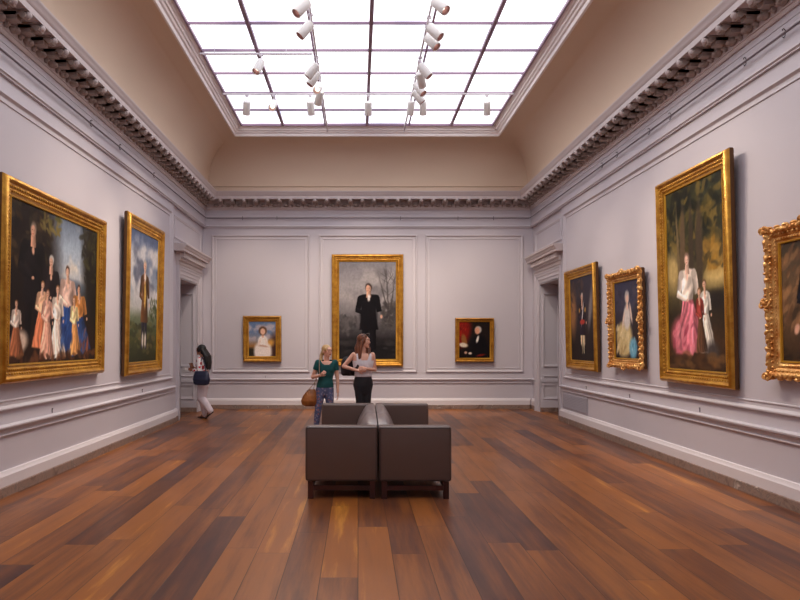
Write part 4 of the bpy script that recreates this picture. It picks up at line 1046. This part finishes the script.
# ---- woman in white walking to the left doorway
def woman_walk():
    H = 1.58; loc = (-3.30, 13.75, 0); t = empty('person', loc, (0,0,R(-103)), label='woman with long black hair in red-flowered blouse and white trousers, walking by the left doorway', cat='person')
    hips = [(-.065,-.01,.80),(.065,-.01,.80)]; kn = [(-.06,-.085,.44),(.06,-.05,.445)]; an = [(-.06,-.0,.08),(.065,.17,.17)]
    b = MB(); ln = .10; b.loft(torso(H, lean=ln)); b.limb([(0,-.045,1.31),(0,-.065,1.395)], [.050,.046])
    for q in (-1, 1): b.ell((q*.06,-.12,1.15), (.050,.042,.048), 12, 10)
    for i in (0, 1): b.limb([hips[i], kn[i]], [.083,.052]); c = (Vector(kn[i])*.68+Vector(an[i])*.32)+Vector((0,.012,0)); b.limb([kn[i], c, an[i]], [.052,.051,.032])
    f = Vector(an[0]); b.limb([f+Vector((0,.02,-.05)), f+Vector((0,-.06,-.048)), f+Vector((0,-.15,-.055))], [.028,.032,.022])
    f = Vector(an[1]); b.limb([f+Vector((0,.03,-.02)), f+Vector((0,-.03,-.06)), f+Vector((0,-.10,-.13))], [.028,.032,.022])
    Ls = [(-.148,-.045,1.255),(-.165,-.03,.99),(-.10,-.24,1.07)]; Rs = [(.148,-.045,1.255),(.20,-.02,1.0),(.11,-.23,1.05)]
    for A in (Ls, Rs): b.limb(A[:2], [.044,.034]); b.limb(A[1:], [.034,.023])
    hand(b, Ls[2], (.2,-1,.1), (1,0,0), .9, .6, -1); hand(b, Rs[2], (-.2,-1,.15), (-1,0,0), .9, .6, 1)
    hc = Vector((0,-.085,1.468)); Mx = build_head(b, hc, 6, 1.0, -4)
    me = remesh(b, .006, 3); place(me, 'body', [M['skin_tan'], M['lip'], M['eye_white'], M['iris'], M['hair_black']], t); paint_head(me, Mx, 1)
    s = MB(); s.loft(torso(H, .016, .50, .84, lean=ln))
    for q in (-1, 1): s.ell((q*.06,-.12,1.15), (.056,.05,.054), 12, 10)
    for A in (Ls, Rs):
        a, e, w_ = map(Vector, A); s.limb([a, e], [.062,.054]); s.limb([e, e.lerp(w_,.65)], [.052,.046])
    place(remesh(s, .008, 4, cut=lambda p: p.z > 1.325), 'blouse', [M['floral']], t)
    j = MB(); j.loft(torso(H, .014, .42, .56, lean=ln))
    for i in (0, 1):
        h_, k_, a_ = map(Vector, (hips[i], kn[i], an[i])); j.limb([h_, k_], [.105,.085]); j.limb([k_, k_.lerp(a_,.5)+Vector((0,.01,0)), k_.lerp(a_,.98)], [.085,.080,.072])
    place(remesh(j, .009, 4), 'trousers', [M['white_trousers']], t)
    for i, pts in enumerate((((0,.03,-.062),(0,-.06,-.062),(0,-.16,-.064)), ((0,.045,-.03),(0,-.03,-.085),(0,-.10,-.15)))):
        f = Vector(an[i]); sh = MB(); pt = [f+Vector(p) for p in pts]; sh.tube(pt, [.036,.042,.034], 12, flat=.4, up=(0,.3,1)); sh.ell(pt[0]+Vector((0,0,.01)), (.034,.03,.02)); sh.ell(pt[2], (.033,.03,.014)); sh.tube([pt[1]+Vector((-.036,-.03,0)), pt[1]+Vector((0,-.04,.045)), pt[1]+Vector((.036,-.03,0))], .012, 8)
        place(remesh(sh, .006, 2), 'sandal', [M['shoe']], t)
    h = MB(); h.ell(hc+Vector((0,.026,.036)), (.086,.096,.088), 20, 14); h.ell(hc+Vector((0,.06,-.02)), (.080,.066,.09), 16, 12)
    for q in (-1, 1): h.ell(hc+Vector((q*.070,-.008,.01)), (.020,.045,.06), 12, 8)
    for x in (-.08,-.03,.03,.08):
        h.limb([hc+Vector((x*.8,.07,0)), Vector((x,.07,1.33)), Vector((x,.085,1.20)), Vector((x*.9,.10,1.06))], [.045,.05,.045,.015])
    place(remesh(h, .006, 3), 'hair', [M['hair_black']], t)
    return t
tw3 = woman_walk()
b = empty('tote_bag', in_person(tw3, (.255,.06,.73)), (0,0,R(-103)), label='large navy blue tote bag on the arm of the woman with black hair', cat='bag')
m = MB(); m.loft([(0,0,0,.05,.13),(0,0,.03,.075,.17),(0,0,.12,.085,.19),(0,0,.22,.065,.17),(-.01,0,.30,.035,.145)], 26, ex=2.8); place(remesh(m, .008, 4), 'pouch', [M['navy']], b)
for s in (0, 1):
    m = MB(); x = -.03+.02*s; m.tube([(x,-.10,.28),(x-.04,-.075,.42),(-.10,-.02-.02*s,.60),(x-.04,.05,.42),(x,.09,.28)], .010, 8, flat=.6); m.build('strap', M['navy'], b, True)
bk = empty('booklet', in_person(tw3, (.06,-.235,1.0)), (R(20),0,R(-103)), label='small brown booklet held in front by the woman with black hair', cat='booklet')
m = MB()
for q in (-1, 1): m.box(0, q*.075, -.006, .006, 0, .20, 0, Matrix.Rotation(q*R(12), 4, 'Z'))
m.build('cover', M['booklet'], bk)

# ------------------------------------------------------------------ camera, world, view
cam = bpy.data.cameras.new('camera'); cam.sensor_width = 36; cam.lens = 28.8; cam.shift_x = .0525; cam.shift_y = .05375; cam.clip_start = .05
co = bpy.data.objects.new('camera', cam); C.objects.link(co); co.location = (0,0,EYE); co.rotation_euler = (PI/2,0,0)
sc = bpy.context.scene; sc.camera = co
wd = bpy.data.worlds.new('world'); sc.world = wd; wd.use_nodes = True
wd.node_tree.nodes['Background'].inputs[0].default_value = (.7,.8,1,1); wd.node_tree.nodes['Background'].inputs[1].default_value = .3
sc.view_settings.view_transform = 'Standard'; sc.view_settings.look = 'None'; sc.view_settings.gamma = 1; sc.view_settings.use_curve_mapping = False
sc.view_settings.exposure = 0.42
sc.cycles.max_bounces = 10; sc.cycles.diffuse_bounces = 6; sc.cycles.use_denoising = True
